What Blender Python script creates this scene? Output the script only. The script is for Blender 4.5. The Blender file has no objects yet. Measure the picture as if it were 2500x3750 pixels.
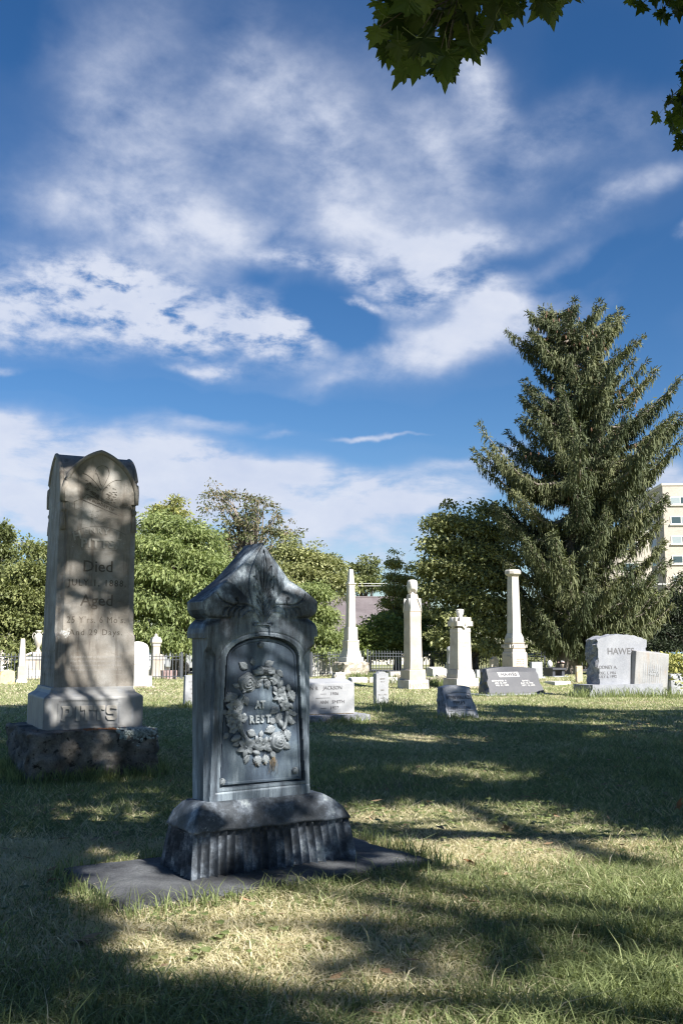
import bpy, bmesh, math, random
import numpy as np
from mathutils import Vector, Matrix, noise as mnoise
random.seed(7); rng = np.random.default_rng(7)
R = math.radians
S = bpy.context.scene
col = S.collection

# ------------------------------------------------------------------ camera, world, sun, exposure
FPX, PITCH, EYE = 3646.0, R(7.43), 1.2
cd = bpy.data.cameras.new('camera'); cam = bpy.data.objects.new('camera', cd); col.objects.link(cam)
cam.location = (0, 0, EYE); cam.rotation_euler = (R(90) + PITCH, 0, 0)
cd.sensor_fit = 'VERTICAL'; cd.sensor_height = 36.0; cd.lens = FPX / 3750 * 36.0; cd.clip_start = .05; cd.clip_end = 3000
S.camera = cam
SUN_EL, SUN_AZ = R(40), R(137)          # azimuth from +Y towards +X
SUNV = Vector((math.sin(SUN_AZ) * math.cos(SUN_EL), math.cos(SUN_AZ) * math.cos(SUN_EL), math.sin(SUN_EL)))
sd = bpy.data.lights.new('sun', 'SUN'); sun = bpy.data.objects.new('sun', sd); col.objects.link(sun)
sd.energy = 5.0; sd.angle = R(0.5); sd.color = (1.0, .955, .88)
sun.rotation_euler = SUNV.to_track_quat('Z', 'Y').to_euler(); sun.location = SUNV * 60
S.view_settings.view_transform = 'Standard'; S.view_settings.look = 'None'; S.view_settings.exposure = 1.25; S.view_settings.gamma = 1.0
S.view_settings.use_curve_mapping = False
S.render.engine = 'CYCLES'
S.cycles.max_bounces = 6; S.cycles.diffuse_bounces = 3; S.cycles.transmission_bounces = 4; S.cycles.use_denoising = True
S.cycles.filter_width = 1.2

def pxray(px, py):
    v = ((px - 1250) / FPX, 1.0, (1875 - py) / FPX); c, s = math.cos(PITCH), math.sin(PITCH)
    return Vector((v[0], v[1] * c - v[2] * s, v[1] * s + v[2] * c))
def sm(a, b, x):
    t = np.clip((np.asarray(x, float) - a) / (b - a), 0, 1); return t * t * (3 - 2 * t)
def terrain(x, y):
    x = np.asarray(x, float); y = np.asarray(y, float)
    t = np.maximum(y - 16, 0); base = -0.012 * np.where(y < 24, t * t / 16, t - 4)
    base = np.maximum(base, -1.2)
    return base + .12 * sm(-1.5, .5, x) * sm(29.6, 30.6, y) + .012 * np.sin(x * 1.3 + 1) * np.sin(y * .9) * sm(6, 12, y)
def tz(x, y): return float(terrain(x, y))
def gp(px, py, dz=0.0):
    r = pxray(px, py); lo, hi = 1.0, 140.0
    f = lambda t: (EYE + r.z * t) - (tz(r.x * t, r.y * t) + dz)
    for k in range(1400):
        t = 1.5 * 1.0035 ** k
        if f(t) <= 0: break
    return Vector((r.x * t, r.y * t, EYE + r.z * t))
def atY(px, py, Y):
    r = pxray(px, py); t = Y / r.y; return Vector((r.x * t, Y, EYE + r.z * t))

# ---- world: physical sky with procedural cloud sheets
def make_world():
    W = bpy.data.worlds.new('World'); S.world = W; W.use_nodes = True
    nt = W.node_tree; nt.nodes.clear(); N = nt.nodes; L = nt.links
    def nd(t, **k):
        n = N.new(t)
        for a, b in k.items(): setattr(n, a, b)
        return n
    def m(op, a, b=None, c=None, clamp=False):
        n = nd('ShaderNodeMath', operation=op); n.use_clamp = clamp
        for i, v in enumerate((a, b, c)):
            if v is None: continue
            if isinstance(v, (int, float)): n.inputs[i].default_value = v
            else: L.new(v, n.inputs[i])
        return n.outputs[0]
    tc = nd('ShaderNodeTexCoord'); sep = nd('ShaderNodeSeparateXYZ'); L.new(tc.outputs['Generated'], sep.inputs[0])
    az = m('ARCTAN2', sep.outputs[0], sep.outputs[1]); el = m('ARCSINE', sep.outputs[2])
    cv = nd('ShaderNodeCombineXYZ'); L.new(az, cv.inputs[0]); L.new(el, cv.inputs[1])
    def noise(scale, detail, rough=.55, dist=0., sx=1., sy=1., rot=0., off=(0, 0, 0)):
        mp = nd('ShaderNodeMapping'); mp.inputs['Scale'].default_value = (sx, sy, 1); mp.inputs['Rotation'].default_value = (0, 0, rot)
        mp.inputs['Location'].default_value = off
        L.new(cv.outputs[0], mp.inputs[0]); n = nd('ShaderNodeTexNoise'); L.new(mp.outputs[0], n.inputs['Vector'])
        n.inputs['Scale'].default_value = scale; n.inputs['Detail'].default_value = detail; n.inputs['Roughness'].default_value = rough
        n.inputs['Distortion'].default_value = dist; return n.outputs[0]
    # domain warp for the blob shapes
    wn = nd('ShaderNodeTexNoise'); wn.inputs['Scale'].default_value = 7; wn.inputs['Detail'].default_value = 5; L.new(cv.outputs[0], wn.inputs['Vector'])
    ws = nd('ShaderNodeVectorMath', operation='SUBTRACT'); L.new(wn.outputs[1], ws.inputs[0]); ws.inputs[1].default_value = (.5, .5, .5)
    wm = nd('ShaderNodeVectorMath', operation='MULTIPLY'); L.new(ws.outputs[0], wm.inputs[0]); wm.inputs[1].default_value = (.13, .09, 0)
    wa = nd('ShaderNodeVectorMath', operation='ADD'); L.new(cv.outputs[0], wa.inputs[0]); L.new(wm.outputs[0], wa.inputs[1])
    def ae(dx, dy):
        r = pxray(dx * 1.5944, dy * 1.5944).normalized(); return math.atan2(r.x, r.y), math.asin(r.z)
    def blob(dx, dy, rx, ry, rot, amp, inner=0.0):
        a, e = ae(dx, dy); mp = nd('ShaderNodeMapping', vector_type='TEXTURE'); L.new(wa.outputs[0], mp.inputs[0])
        mp.inputs['Location'].default_value = (a, e, 0); mp.inputs['Rotation'].default_value = (0, 0, R(rot))
        mp.inputs['Scale'].default_value = (rx / 2287, ry / 2287, 1)
        ln = nd('ShaderNodeVectorMath', operation='LENGTH'); L.new(mp.outputs[0], ln.inputs[0])
        mr = nd('ShaderNodeMapRange', interpolation_type='SMOOTHSTEP'); L.new(ln.outputs['Value'], mr.inputs[0])
        mr.inputs[1].default_value = 1.0; mr.inputs[2].default_value = inner; mr.inputs[3].default_value = 0; mr.inputs[4].default_value = amp
        return mr.outputs[0]
    def addup(lst):
        o = lst[0]
        for v in lst[1:]: o = m('ADD', o, v)
        return o
    veil = addup([blob(420, 260, 560, 430, -25, .55), blob(860, 330, 520, 300, -15, .50), blob(560, 520, 640, 210, -3, .45), blob(1130, 250, 300, 170, -30, .35),
                  blob(120, 520, 420, 260, 0, .35), blob(1060, 470, 420, 160, 10, .35), blob(1380, 380, 260, 220, 20, .28), blob(800, 850, 700, 70, 10, .22), blob(260, 120, 260, 200, 20, .25), blob(1500, 260, 200, 200, 0, .15)])
    core = addup([blob(430, 520, 330, 120, -4, .75), blob(720, 290, 260, 150, -40, .55), blob(820, 500, 260, 130, -10, .6), blob(1010, 770, 390, 120, 14, 1.3), blob(1160, 700, 230, 110, 22, .7), blob(1110, 215, 210, 110, -35, .8), blob(1080, 545, 300, 65, 6, .6),
                  blob(1430, 445, 260, 55, 16, .6), blob(1300, 300, 260, 110, 25, .35), blob(1250, 620, 300, 60, 25, .4), blob(300, 330, 260, 220, 30, .35), blob(560, 150, 130, 200, -30, .3), blob(1000, 350, 200, 120, -25, .45), blob(1340, 690, 240, 60, 28, .45), blob(760, 880, 190, 36, 10, .4), blob(120, 430, 200, 120, 0, .35)])
    puff = addup([blob(110, 700, 380, 150, -4, 1.0), blob(420, 730, 420, 120, -12, 1.0), blob(620, 790, 190, 60, -12, .9), blob(330, 640, 420, 90, -8, .6), blob(830, 640, 120, 70, -30, .8),
                  blob(960, 650, 130, 80, 30, .8), blob(1100, 655, 170, 80, 0, .6), blob(820, 712, 70, 18, 5, .8), blob(470, 850, 140, 30, -6, .7), blob(20, 852, 110, 28, 0, .7),
                  blob(1000, 560, 300, 80, 8, .55), blob(700, 610, 220, 60, -15, .6), blob(1560, 545, 60, 30, 20, .5)])
    low = addup([blob(180, 1110, 620, 160, -3, 1.1, .45), blob(640, 1140, 480, 125, -7, 1.05, .4), blob(980, 1130, 280, 90, 3, .95, .2), blob(880, 993, 170, 13, 4, .9), blob(630, 998, 70, 14, 8, .6),
                 blob(850, 1270, 480, 70, 0, .85), blob(1520, 1110, 150, 110, 0, .95), blob(440, 985, 220, 34, 0, .6), blob(0, 1010, 160, 55, 0, .8), blob(150, 1220, 400, 100, 0, .5), blob(1090, 1055, 150, 30, 5, .7)])
    hole = addup([blob(760, 755, 210, 75, -12, 1.0), blob(500, 930, 760, 46, -3, .9), blob(1100, 950, 420, 70, 4, .9), blob(1380, 900, 260, 220, 0, .8), blob(1400, 100, 240, 150, 0, .25), blob(10, 40, 190, 140, 20, .5), blob(1330, 600, 220, 34, 15, .5), blob(1500, 640, 260, 110, 20, .5), blob(930, 1200, 250, 24, 8, .5), blob(60, 1205, 240, 36, -6, .5), blob(600, 655, 70, 40, 0, .3)])
    n1 = noise(5, 8, .56, .1, 1, 1.7, R(-18)); n2 = noise(30, 7, .6, .15, 1, 1.9, R(8)); n3 = noise(3, 4, .5, 0, 1, 1.6, 0, (5, 3, 0)); n4 = noise(12, 9, .60, .12, 1, 1.6, R(22), (2, 2, 0)); n5 = noise(10, 8, .6, .2, 1, 2.8, 0, (1, 4, 0))
    a_soft = m('ADD', m('MULTIPLY', veil, m('MULTIPLY_ADD', n1, 1.0, m('MULTIPLY_ADD', n4, 1.5, -.50))), m('MULTIPLY', core, m('MULTIPLY_ADD', n1, 1.6, m('MULTIPLY_ADD', n4, 2.4, -1.28))))
    a_puff = m('MULTIPLY', puff, m('MULTIPLY_ADD', n2, 4.4, m('MULTIPLY_ADD', n1, 1.6, -2.05)))
    a_low = m('MULTIPLY', low, m('MULTIPLY_ADD', n5, 3.6, -.80))
    out = m('MULTIPLY', m('GREATER_THAN', m('ABSOLUTE', az), .40), m('MULTIPLY_ADD', n3, 1.8, -.62, clamp=True))
    tot = m('ADD', m('MAXIMUM', a_soft, 0.0), m('ADD', m('MAXIMUM', a_puff, 0.0), m('MAXIMUM', a_low, 0.0)))
    tot = m('SUBTRACT', tot, m('MULTIPLY', hole, m('MULTIPLY_ADD', n1, 1.2, .2))); tot = m('MAXIMUM', tot, m('MULTIPLY_ADD', out, .9, -.25))
    mr = nd('ShaderNodeMapRange', interpolation_type='SMOOTHSTEP'); L.new(tot, mr.inputs[0]); mr.inputs[1].default_value = -.15; mr.inputs[2].default_value = 1.35; mr.inputs[4].default_value = .94
    up = m('GREATER_THAN', el, -0.02); alpha = m('MULTIPLY', mr.outputs[0], up)
    sky = nd('ShaderNodeTexSky', sky_type='NISHITA'); sky.sun_disc = False; sky.sun_elevation = SUN_EL; sky.sun_rotation = SUN_AZ
    sky.air_density = 1.0; sky.dust_density = .4; sky.ozone_density = 3.0; sky.altitude = 800
    hs = nd('ShaderNodeHueSaturation'); L.new(sky.outputs[0], hs.inputs['Color']); hs.inputs['Saturation'].default_value = 1.27; hs.inputs['Value'].default_value = .88; hs.inputs['Hue'].default_value = .504
    b1 = nd('ShaderNodeBackground'); L.new(hs.outputs[0], b1.inputs[0]); b1.inputs[1].default_value = .056
    cr = nd('ShaderNodeMixRGB'); L.new(m('MULTIPLY', mr.outputs[0], n4), cr.inputs[0]); cr.inputs[1].default_value = (.50, .58, .78, 1); cr.inputs[2].default_value = (.86, .88, .94, 1)
    b2 = nd('ShaderNodeBackground'); L.new(cr.outputs[0], b2.inputs[0]); b2.inputs[1].default_value = .44
    mx = nd('ShaderNodeMixShader'); L.new(alpha, mx.inputs[0]); L.new(b1.outputs[0], mx.inputs[1]); L.new(b2.outputs[0], mx.inputs[2])
    o = nd('ShaderNodeOutputWorld'); L.new(mx.outputs[0], o.inputs[0])
make_world()

# ------------------------------------------------------------------ helpers
def tag(o, label=None, cat=None, group=None, kind=None):
    if label: o['label'] = label
    if cat: o['category'] = cat
    if group: o['group'] = group
    if kind: o['kind'] = kind
    return o
def link(o, parent=None):
    col.objects.link(o)
    if parent is not None: o.parent = parent
    return o
def empty(name, loc, yaw=0, label=None, cat=None, group=None, tilt=None):
    o = bpy.data.objects.new(name, None); link(o); o.location = loc
    o.rotation_euler = (0, 0, yaw) if tilt is None else (tilt[0], tilt[1], yaw)
    o.empty_display_size = .2
    return tag(o, label, cat, group)
def mesh(name, v, f, mat, parent=None, smooth=False, loc=None, rot=None):
    me = bpy.data.meshes.new(name); me.from_pydata([tuple(map(float, p)) for p in v], [], [tuple(int(i) for i in q) for q in f]); me.update()
    if mat: me.materials.append(mat)
    if smooth:
        me.polygons.foreach_set('use_smooth', [True] * len(me.polygons))
    o = bpy.data.objects.new(name, me); link(o, parent)
    if loc is not None: o.location = loc
    if rot is not None: o.rotation_euler = rot
    return o
def fastmesh(name, v, loops, nper, mat, parent=None, tint=None, smooth=False):
    """v (n,3); loops flat indices; nper verts per face (int)"""
    me = bpy.data.meshes.new(name); n = len(v); nf = len(loops) // nper
    me.vertices.add(n); me.vertices.foreach_set('co', np.asarray(v, np.float32).ravel())
    me.loops.add(len(loops)); me.loops.foreach_set('vertex_index', np.asarray(loops, np.int32))
    me.polygons.add(nf); me.polygons.foreach_set('loop_start', np.arange(0, nf * nper, nper, dtype=np.int32))
    me.polygons.foreach_set('loop_total', np.full(nf, nper, np.int32))
    if tint is not None:
        a = me.attributes.new('tint', 'FLOAT', 'POINT'); a.data.foreach_set('value', np.asarray(tint, np.float32))
    me.update(calc_edges=True)
    me.polygons.foreach_set('use_smooth', [smooth] * nf)
    me.materials.append(mat)
    o = bpy.data.objects.new(name, me); return link(o, parent)
def bevel(o, w=.01, seg=2, ang=35):
    m = o.modifiers.new('bevel', 'BEVEL'); m.width = w; m.segments = seg; m.limit_method = 'ANGLE'; m.angle_limit = R(ang); return o
def box_vf(x0, x1, y0, y1, z0, z1):
    v = [(x0, y0, z0), (x1, y0, z0), (x1, y1, z0), (x0, y1, z0), (x0, y0, z1), (x1, y0, z1), (x1, y1, z1), (x0, y1, z1)]
    return v, [(0, 3, 2, 1), (4, 5, 6, 7), (0, 1, 5, 4), (1, 2, 6, 5), (2, 3, 7, 6), (3, 0, 4, 7)]
def box(name, b, mat, parent=None, bev=.008, **k):
    v, f = box_vf(*b); o = mesh(name, v, f, mat, parent, **k)
    if bev: bevel(o, bev)
    return o
def frustum(name, rings, mat, parent=None, bev=.006, cx=0, cy=0, smooth=False):
    """stack of rectangles: rings = [(z, halfx, halfy)]"""
    v = []; f = []
    for z, hx, hy in rings: v += [(cx - hx, cy - hy, z), (cx + hx, cy - hy, z), (cx + hx, cy + hy, z), (cx - hx, cy + hy, z)]
    for k in range(len(rings) - 1):
        a = 4 * k
        for i in range(4): j = (i + 1) % 4; f.append((a + i, a + j, a + 4 + j, a + 4 + i))
    f.append((3, 2, 1, 0)); a = 4 * (len(rings) - 1); f.append((a, a + 1, a + 2, a + 3))
    o = mesh(name, v, f, mat, parent, smooth)
    if bev: bevel(o, bev)
    return o
def prism(name, pts, y0, y1, mat, parent=None, bev=.005, **k):
    """outline pts (x,z) counter-clockwise seen from the front (-y); extruded y0(front)..y1"""
    n = len(pts); v = [(x, y0, z) for x, z in pts] + [(x, y1, z) for x, z in pts]
    f = [tuple(range(n)), tuple(range(2 * n - 1, n - 1, -1))] + [(i, i + n, (i + 1) % n + n, (i + 1) % n) for i in range(n)]
    o = mesh(name, v, f, mat, parent, **k)
    if bev: bevel(o, bev)
    return o
def lathe(name, prof, mat, parent=None, seg=20, loc=None, smooth=True, sq=1.0):
    v = []; f = []
    for r, z in prof:
        for i in range(seg): a = 2 * math.pi * i / seg; v.append((r * math.cos(a), r * sq * math.sin(a), z))
    for k in range(len(prof) - 1):
        for i in range(seg): j = (i + 1) % seg; f.append((k * seg + i, k * seg + j, (k + 1) * seg + j, (k + 1) * seg + i))
    f.append(tuple(range(seg - 1, -1, -1))); f.append(tuple(range((len(prof) - 1) * seg, len(prof) * seg)))
    return mesh(name, v, f, mat, parent, smooth, loc)
def tube_vf(path, rad, seg=6, v=None, f=None):
    v = [] if v is None else v; f = [] if f is None else f; base = len(v); P = [Vector(p) for p in path]
    for i, p in enumerate(P):
        t = (P[min(i + 1, len(P) - 1)] - P[max(i - 1, 0)]); t = t.normalized() if t.length > 1e-9 else Vector((0, 0, 1))
        a = t.cross(Vector((0, 0, 1)) if abs(t.z) < .9 else Vector((1, 0, 0))).normalized(); b = t.cross(a)
        r = rad[i] if hasattr(rad, '__len__') else rad
        for k in range(seg): an = 2 * math.pi * k / seg; v.append(p + a * (r * math.cos(an)) + b * (r * math.sin(an)))
    for i in range(len(P) - 1):
        for k in range(seg): j = (k + 1) % seg; f.append((base + i * seg + k, base + i * seg + j, base + (i + 1) * seg + j, base + (i + 1) * seg + k))
    f.append(tuple(base + k for k in range(seg - 1, -1, -1))); f.append(tuple(base + (len(P) - 1) * seg + k for k in range(seg)))
    return v, f
def tube(name, path, rad, mat, parent=None, seg=6, smooth=True):
    v, f = tube_vf(path, rad, seg); return mesh(name, v, f, mat, parent, smooth)
def rough_block(name, w, d, h, amp, mat, parent=None, res=.05, seed=0, loc=(0, 0, 0), deform=None, base=True, round_=.0, freq=6.0, top=1.0):
    """box whose faces are broken like pitched rock; amp = (x faces, y faces, z faces)"""
    nx, ny, nz = [max(2, int(round(s / res))) for s in (w, d, h)]
    idx = {}; V = []; F = []
    def vid(i, j, k):
        key = (i, j, k)
        if key not in idx: idx[key] = len(V); V.append(Vector((i / nx * w - w / 2, j / ny * d - d / 2, k / nz * h)))
        return idx[key]
    for i in range(nx):
        for j in range(ny):
            F.append((vid(i, j, nz), vid(i + 1, j, nz), vid(i + 1, j + 1, nz), vid(i, j + 1, nz)))
            if base: F.append((vid(i, j + 1, 0), vid(i + 1, j + 1, 0), vid(i + 1, j, 0), vid(i, j, 0)))
        for k in range(nz):
            F.append((vid(i, 0, k), vid(i + 1, 0, k), vid(i + 1, 0, k + 1), vid(i, 0, k + 1)))
            F.append((vid(i + 1, ny, k), vid(i, ny, k), vid(i, ny, k + 1), vid(i + 1, ny, k + 1)))
    for j in range(ny):
        for k in range(nz):
            F.append((vid(0, j + 1, k), vid(0, j, k), vid(0, j, k + 1), vid(0, j + 1, k + 1)))
            F.append((vid(nx, j, k), vid(nx, j + 1, k), vid(nx, j + 1, k + 1), vid(nx, j, k + 1)))
    for (i, j, k), n in idx.items():
        p = V[n]; q = p * freq + Vector((seed * 7.3, seed * 3.1, seed))
        nx_ = (-1 if i == 0 else 1 if i == nx else 0); ny_ = (-1 if j == 0 else 1 if j == ny else 0); nz_ = (1 if k == nz else 0)
        c = [mnoise.fractal(q, .8, 2.1, 4), mnoise.fractal(q + Vector((31, 0, 0)), .8, 2.1, 4), mnoise.fractal(q + Vector((0, 47, 0)), .8, 2.1, 4)]
        corner = (abs(nx_) + abs(ny_) + abs(nz_) > 1)
        r = round_ if corner else 0
        V[n] = p + Vector((nx_ * (amp[0] * (c[0] - .3) - r), ny_ * (amp[1] * (c[1] - .3) - r), nz_ * (amp[2] * c[2] * top - r)))
    if deform: V = [Vector(deform(p)) for p in V]
    return mesh(name, V, F, mat, parent, False, loc)

_font = None
def text(name, s, size, mat, parent=None, loc=(0, 0, 0), rot=(math.pi / 2, 0, 0), depth=.003, bold=0.0, align='CENTER', sx=1.0, shear=0., space=1.0, res=2):
    cu = bpy.data.curves.new('lettering_curve', 'FONT'); cu.body = s; cu.size = size; cu.extrude = depth; cu.offset = bold; cu.align_x = align; cu.align_y = 'CENTER'
    cu.resolution_u = res; cu.shear = shear; cu.space_character = space
    t = bpy.data.objects.new('lettering_curve', cu); me = bpy.data.meshes.new_from_object(t); bpy.data.objects.remove(t)
    me.name = name; me.materials.clear(); me.materials.append(mat)
    o = bpy.data.objects.new(name, me); link(o, parent); o.location = loc; o.rotation_euler = rot; o.scale = (sx, 1, 1); return o

# ------------------------------------------------------------------ materials
MATS = {}
def new_mat(name):
    m = bpy.data.materials.new(name); m.use_nodes = True; nt = m.node_tree; nt.nodes.clear()
    o = nt.nodes.new('ShaderNodeOutputMaterial'); b = nt.nodes.new('ShaderNodeBsdfPrincipled'); nt.links.new(b.outputs[0], o.inputs[0]); MATS[name] = m
    return m, nt, b, o
def ramp(nt, src, stops):
    r = nt.nodes.new('ShaderNodeValToRGB'); nt.links.new(src, r.inputs[0]); e = r.color_ramp.elements
    while len(e) < len(stops): e.new(.5)
    for k, (p, c) in enumerate(stops): e[k].position = p; e[k].color = (*c, 1) if len(c) == 3 else c
    return r.outputs[0]
def nz(nt, scale, detail=6, rough=.6, vec=None, stretch=(1, 1, 1), dist=0, off=(0, 0, 0)):
    tc = nt.nodes.new('ShaderNodeTexCoord'); mp = nt.nodes.new('ShaderNodeMapping'); mp.inputs['Scale'].default_value = stretch; mp.inputs['Location'].default_value = off
    nt.links.new(tc.outputs['Object'], mp.inputs[0]); n = nt.nodes.new('ShaderNodeTexNoise'); nt.links.new(mp.outputs[0], n.inputs['Vector'])
    n.inputs['Scale'].default_value = scale; n.inputs['Detail'].default_value = detail; n.inputs['Roughness'].default_value = rough; n.inputs['Distortion'].default_value = dist
    return n.outputs[0]
def mixc(nt, fac, a, b, mode='MIX'):
    n = nt.nodes.new('ShaderNodeMixRGB'); n.blend_type = mode
    if isinstance(fac, (int, float)): n.inputs[0].default_value = fac
    else: nt.links.new(fac, n.inputs[0])
    for i, v in ((1, a), (2, b)):
        if isinstance(v, tuple): n.inputs[i].default_value = (*v, 1)
        else: nt.links.new(v, n.inputs[i])
    return n.outputs[0]
def mrange(nt, src, a, b, c=0., d=1.):
    n = nt.nodes.new('ShaderNodeMapRange'); n.interpolation_type = 'SMOOTHSTEP'; nt.links.new(src, n.inputs[0])
    for i, v in enumerate((a, b, c, d)): n.inputs[i + 1].default_value = v
    return n.outputs[0]
def bump(nt, b, h, strength=.4, dist=.01):
    n = nt.nodes.new('ShaderNodeBump'); n.inputs['Strength'].default_value = strength; n.inputs['Distance'].default_value = dist
    nt.links.new(h, n.inputs['Height']); nt.links.new(n.outputs[0], b.inputs['Normal']); return n
def stone_mat(name, base, dark, light, rough=.75, grain=.12, streak=None, streak_amt=.5, spot=None, spot_thr=.6, spot_scale=14, bmp=.25, gscale=220, big=2.2):
    m, nt, b, o = new_mat(name)
    c = ramp(nt, nz(nt, big, 8, .62), [(.3, dark), (.5, base), (.72, light)])
    if streak: c = mixc(nt, mrange(nt, nz(nt, 5, 7, .65, stretch=(2.2, 2.2, .28)), .5, .68, 0, streak_amt), c, streak)
    if spot: c = mixc(nt, mrange(nt, nz(nt, spot_scale, 9, .7), spot_thr, spot_thr + .06), c, spot)
    g = nz(nt, gscale, 3, .8); c = mixc(nt, grain * 3, c, ramp(nt, g, [(.35, (.25, .25, .25)), (.65, (.75, .75, .75))]), 'OVERLAY')
    nt.links.new(c, b.inputs['Base Color']); b.inputs['Roughness'].default_value = rough
    hb = nt.nodes.new('ShaderNodeMath'); hb.operation = 'MULTIPLY_ADD'; nt.links.new(nz(nt, 38, 8, .7), hb.inputs[0]); hb.inputs[1].default_value = 1.0; nt.links.new(g, hb.inputs[2])
    bump(nt, b, hb.outputs[0], bmp, .012)
    return m
def plain(name, c, rough=.7, metal=0., bmp=0, sc=40):
    m, nt, b, o = new_mat(name); cc = mixc(nt, nz(nt, sc, 6, .65), tuple(x * .75 for x in c), tuple(min(1, x * 1.25) for x in c)); nt.links.new(cc, b.inputs['Base Color'])
    b.inputs['Roughness'].default_value = rough; b.inputs['Metallic'].default_value = metal
    if bmp: bump(nt, b, nz(nt, sc * 3, 6, .7), bmp, .01)
    return m
def leaf_mat(name, stops, trans=.35, rough=.55, tcol=None):
    m, nt, b, o = new_mat(name)
    at = nt.nodes.new('ShaderNodeAttribute'); at.attribute_name = 'tint'
    c = ramp(nt, at.outputs['Fac'], stops); nt.links.new(c, b.inputs['Base Color']); b.inputs['Roughness'].default_value = rough
    b.inputs['Specular IOR Level'].default_value = .35
    t = nt.nodes.new('ShaderNodeBsdfTranslucent'); tc = mixc(nt, 1.0, c, tcol or (1.0, 1.05, .45), 'MULTIPLY'); nt.links.new(tc, t.inputs[0])
    mx = nt.nodes.new('ShaderNodeMixShader'); mx.inputs[0].default_value = trans; nt.links.new(b.outputs[0], mx.inputs[1]); nt.links.new(t.outputs[0], mx.inputs[2]); nt.links.new(mx.outputs[0], o.inputs[0])
    return m

def zinc_mat(name, kind):
    m, nt, b, o = new_mat(name)
    if kind == 'base':
        c = ramp(nt, nz(nt, 5, 10, .72), [(.38, (0.020, 0.025, 0.032)), (.49, (0.058, 0.070, 0.087)), (.57, (0.160, 0.189, 0.232)), (.66, (0.522, 0.580, 0.600))])
        c = mixc(nt, mrange(nt, nz(nt, 22, 10, .8, off=(3, 1, 2)), .62, .66, 0, .7), c, (.36, .40, .42))
    elif kind == 'plaque':
        c = ramp(nt, nz(nt, 4, 9, .66, stretch=(1.6, 1.6, .5), off=(2, 0, 1)), [(.38, (.024, .037, .060)), (.50, (.055, .080, .115)), (.60, (.125, .165, .205)), (.70, (.30, .35, .40))])
    elif kind == 'relief':
        c = ramp(nt, nz(nt, 30, 8, .7), [(.38, (.075, .09, .105)), (.5, (.17, .195, .22)), (.62, (.36, .39, .41))])
    elif kind == 'head':
        c = ramp(nt, nz(nt, 4.5, 10, .72, stretch=(1.4, 1.4, .8)), [(.38, (0.014, 0.017, 0.022)), (.47, (0.041, 0.049, 0.061)), (.55, (0.131, 0.160, 0.196)), (.65, (0.464, 0.536, 0.594))])
        # dark soot-like growth on the weather side of the head, streaking down towards the shaft
        tc = nt.nodes.new('ShaderNodeTexCoord'); sp = nt.nodes.new('ShaderNodeSeparateXYZ'); nt.links.new(tc.outputs['Object'], sp.inputs[0])
        lowm = nt.nodes.new('ShaderNodeMath'); lowm.operation = 'ADD'; nt.links.new(sp.outputs[2], lowm.inputs[0])
        sc = nt.nodes.new('ShaderNodeMath'); sc.operation = 'MULTIPLY_ADD'; nt.links.new(nz(nt, 6, 8, .7, stretch=(3, 3, .35)), sc.inputs[0]); sc.inputs[1].default_value = .9; sc.inputs[2].default_value = -.45
        nt.links.new(sc.outputs[0], lowm.inputs[1])
        shaft = ramp(nt, nz(nt, 5, 9, .7, stretch=(2.2, 2.2, .3), off=(4, 2, 0)), [(.38, (0.045, 0.057, 0.075)), (.48, (0.112, 0.143, 0.180)), (.57, (0.210, 0.255, 0.300)), (.67, (0.450, 0.517, 0.585))])
        c = mixc(nt, mrange(nt, lowm.outputs[0], 1.10, 1.42), shaft, c)
    g = nz(nt, 260, 3, .8); c = mixc(nt, .45, c, ramp(nt, g, [(.35, (.22, .22, .22)), (.65, (.78, .78, .78))]), 'OVERLAY')
    nt.links.new(c, b.inputs['Base Color']); b.inputs['Roughness'].default_value = .52; b.inputs['Metallic'].default_value = .15
    hb = nt.nodes.new('ShaderNodeMath'); hb.operation = 'MULTIPLY_ADD'; nt.links.new(nz(nt, 45, 8, .75), hb.inputs[0]); hb.inputs[1].default_value = 1.5 if kind == 'base' else .5; nt.links.new(g, hb.inputs[2])
    bump(nt, b, hb.outputs[0], .5 if kind == 'base' else .22, .006)
    return m
ZB, ZH, ZP, ZR = zinc_mat('zinc_base', 'base'), zinc_mat('zinc_head', 'head'), zinc_mat('zinc_plaque', 'plaque'), zinc_mat('zinc_relief', 'relief')
M_ZLET = plain('worn_zinc_letters', (.34, .38, .41), .5)
M_BOULDER = stone_mat('rough_boulder', (.16, .148, .132), (.040, .036, .032), (.34, .32, .29), .9, .16, spot=(.03, .026, .022), spot_thr=.56, spot_scale=16, bmp=1.0, gscale=90, big=5)
M_SHAFT = stone_mat('weathered_marble', (.26, .238, .21), (.14, .125, .105), (.40, .39, .37), .7, .08, streak=(.11, .09, .07), streak_amt=.75, spot=(.52, .52, .50), spot_thr=.64, spot_scale=5, bmp=.35, big=3)
M_MARBLE = stone_mat('grey_marble', (.25, .25, .25), (.16, .168, .18), (.34, .335, .32), .55, .05, streak=(.27, .29, .33), streak_amt=.5, bmp=.12, big=3)
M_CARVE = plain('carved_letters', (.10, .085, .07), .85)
M_CARVEL = plain('raised_marble', (.36, .34, .31), .6, 0, .2)
M_WHITE = stone_mat('white_marble', (.50, .47, .42), (.36, .325, .28), (.58, .56, .52), .7, .06, streak=(.48, .42, .35), streak_amt=.45, bmp=.25)
M_CREAM = stone_mat('cream_marble', (.46, .40, .335), (.35, .295, .24), (.53, .48, .42), .75, .06, streak=(.45, .38, .31), streak_amt=.4, bmp=.25)
M_BRIGHT = stone_mat('clean_marble', (.55, .535, .505), (.42, .40, .36), (.62, .61, .59), .65, .04, streak=(.60, .54, .48), streak_amt=.35, bmp=.2)
M_GREYST = stone_mat('grey_headstone', (.31, .32, .34), (.24, .25, .27), (.38, .39, .40), .7, .10, streak=(.30, .30, .31), streak_amt=.35, bmp=.3)
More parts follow.
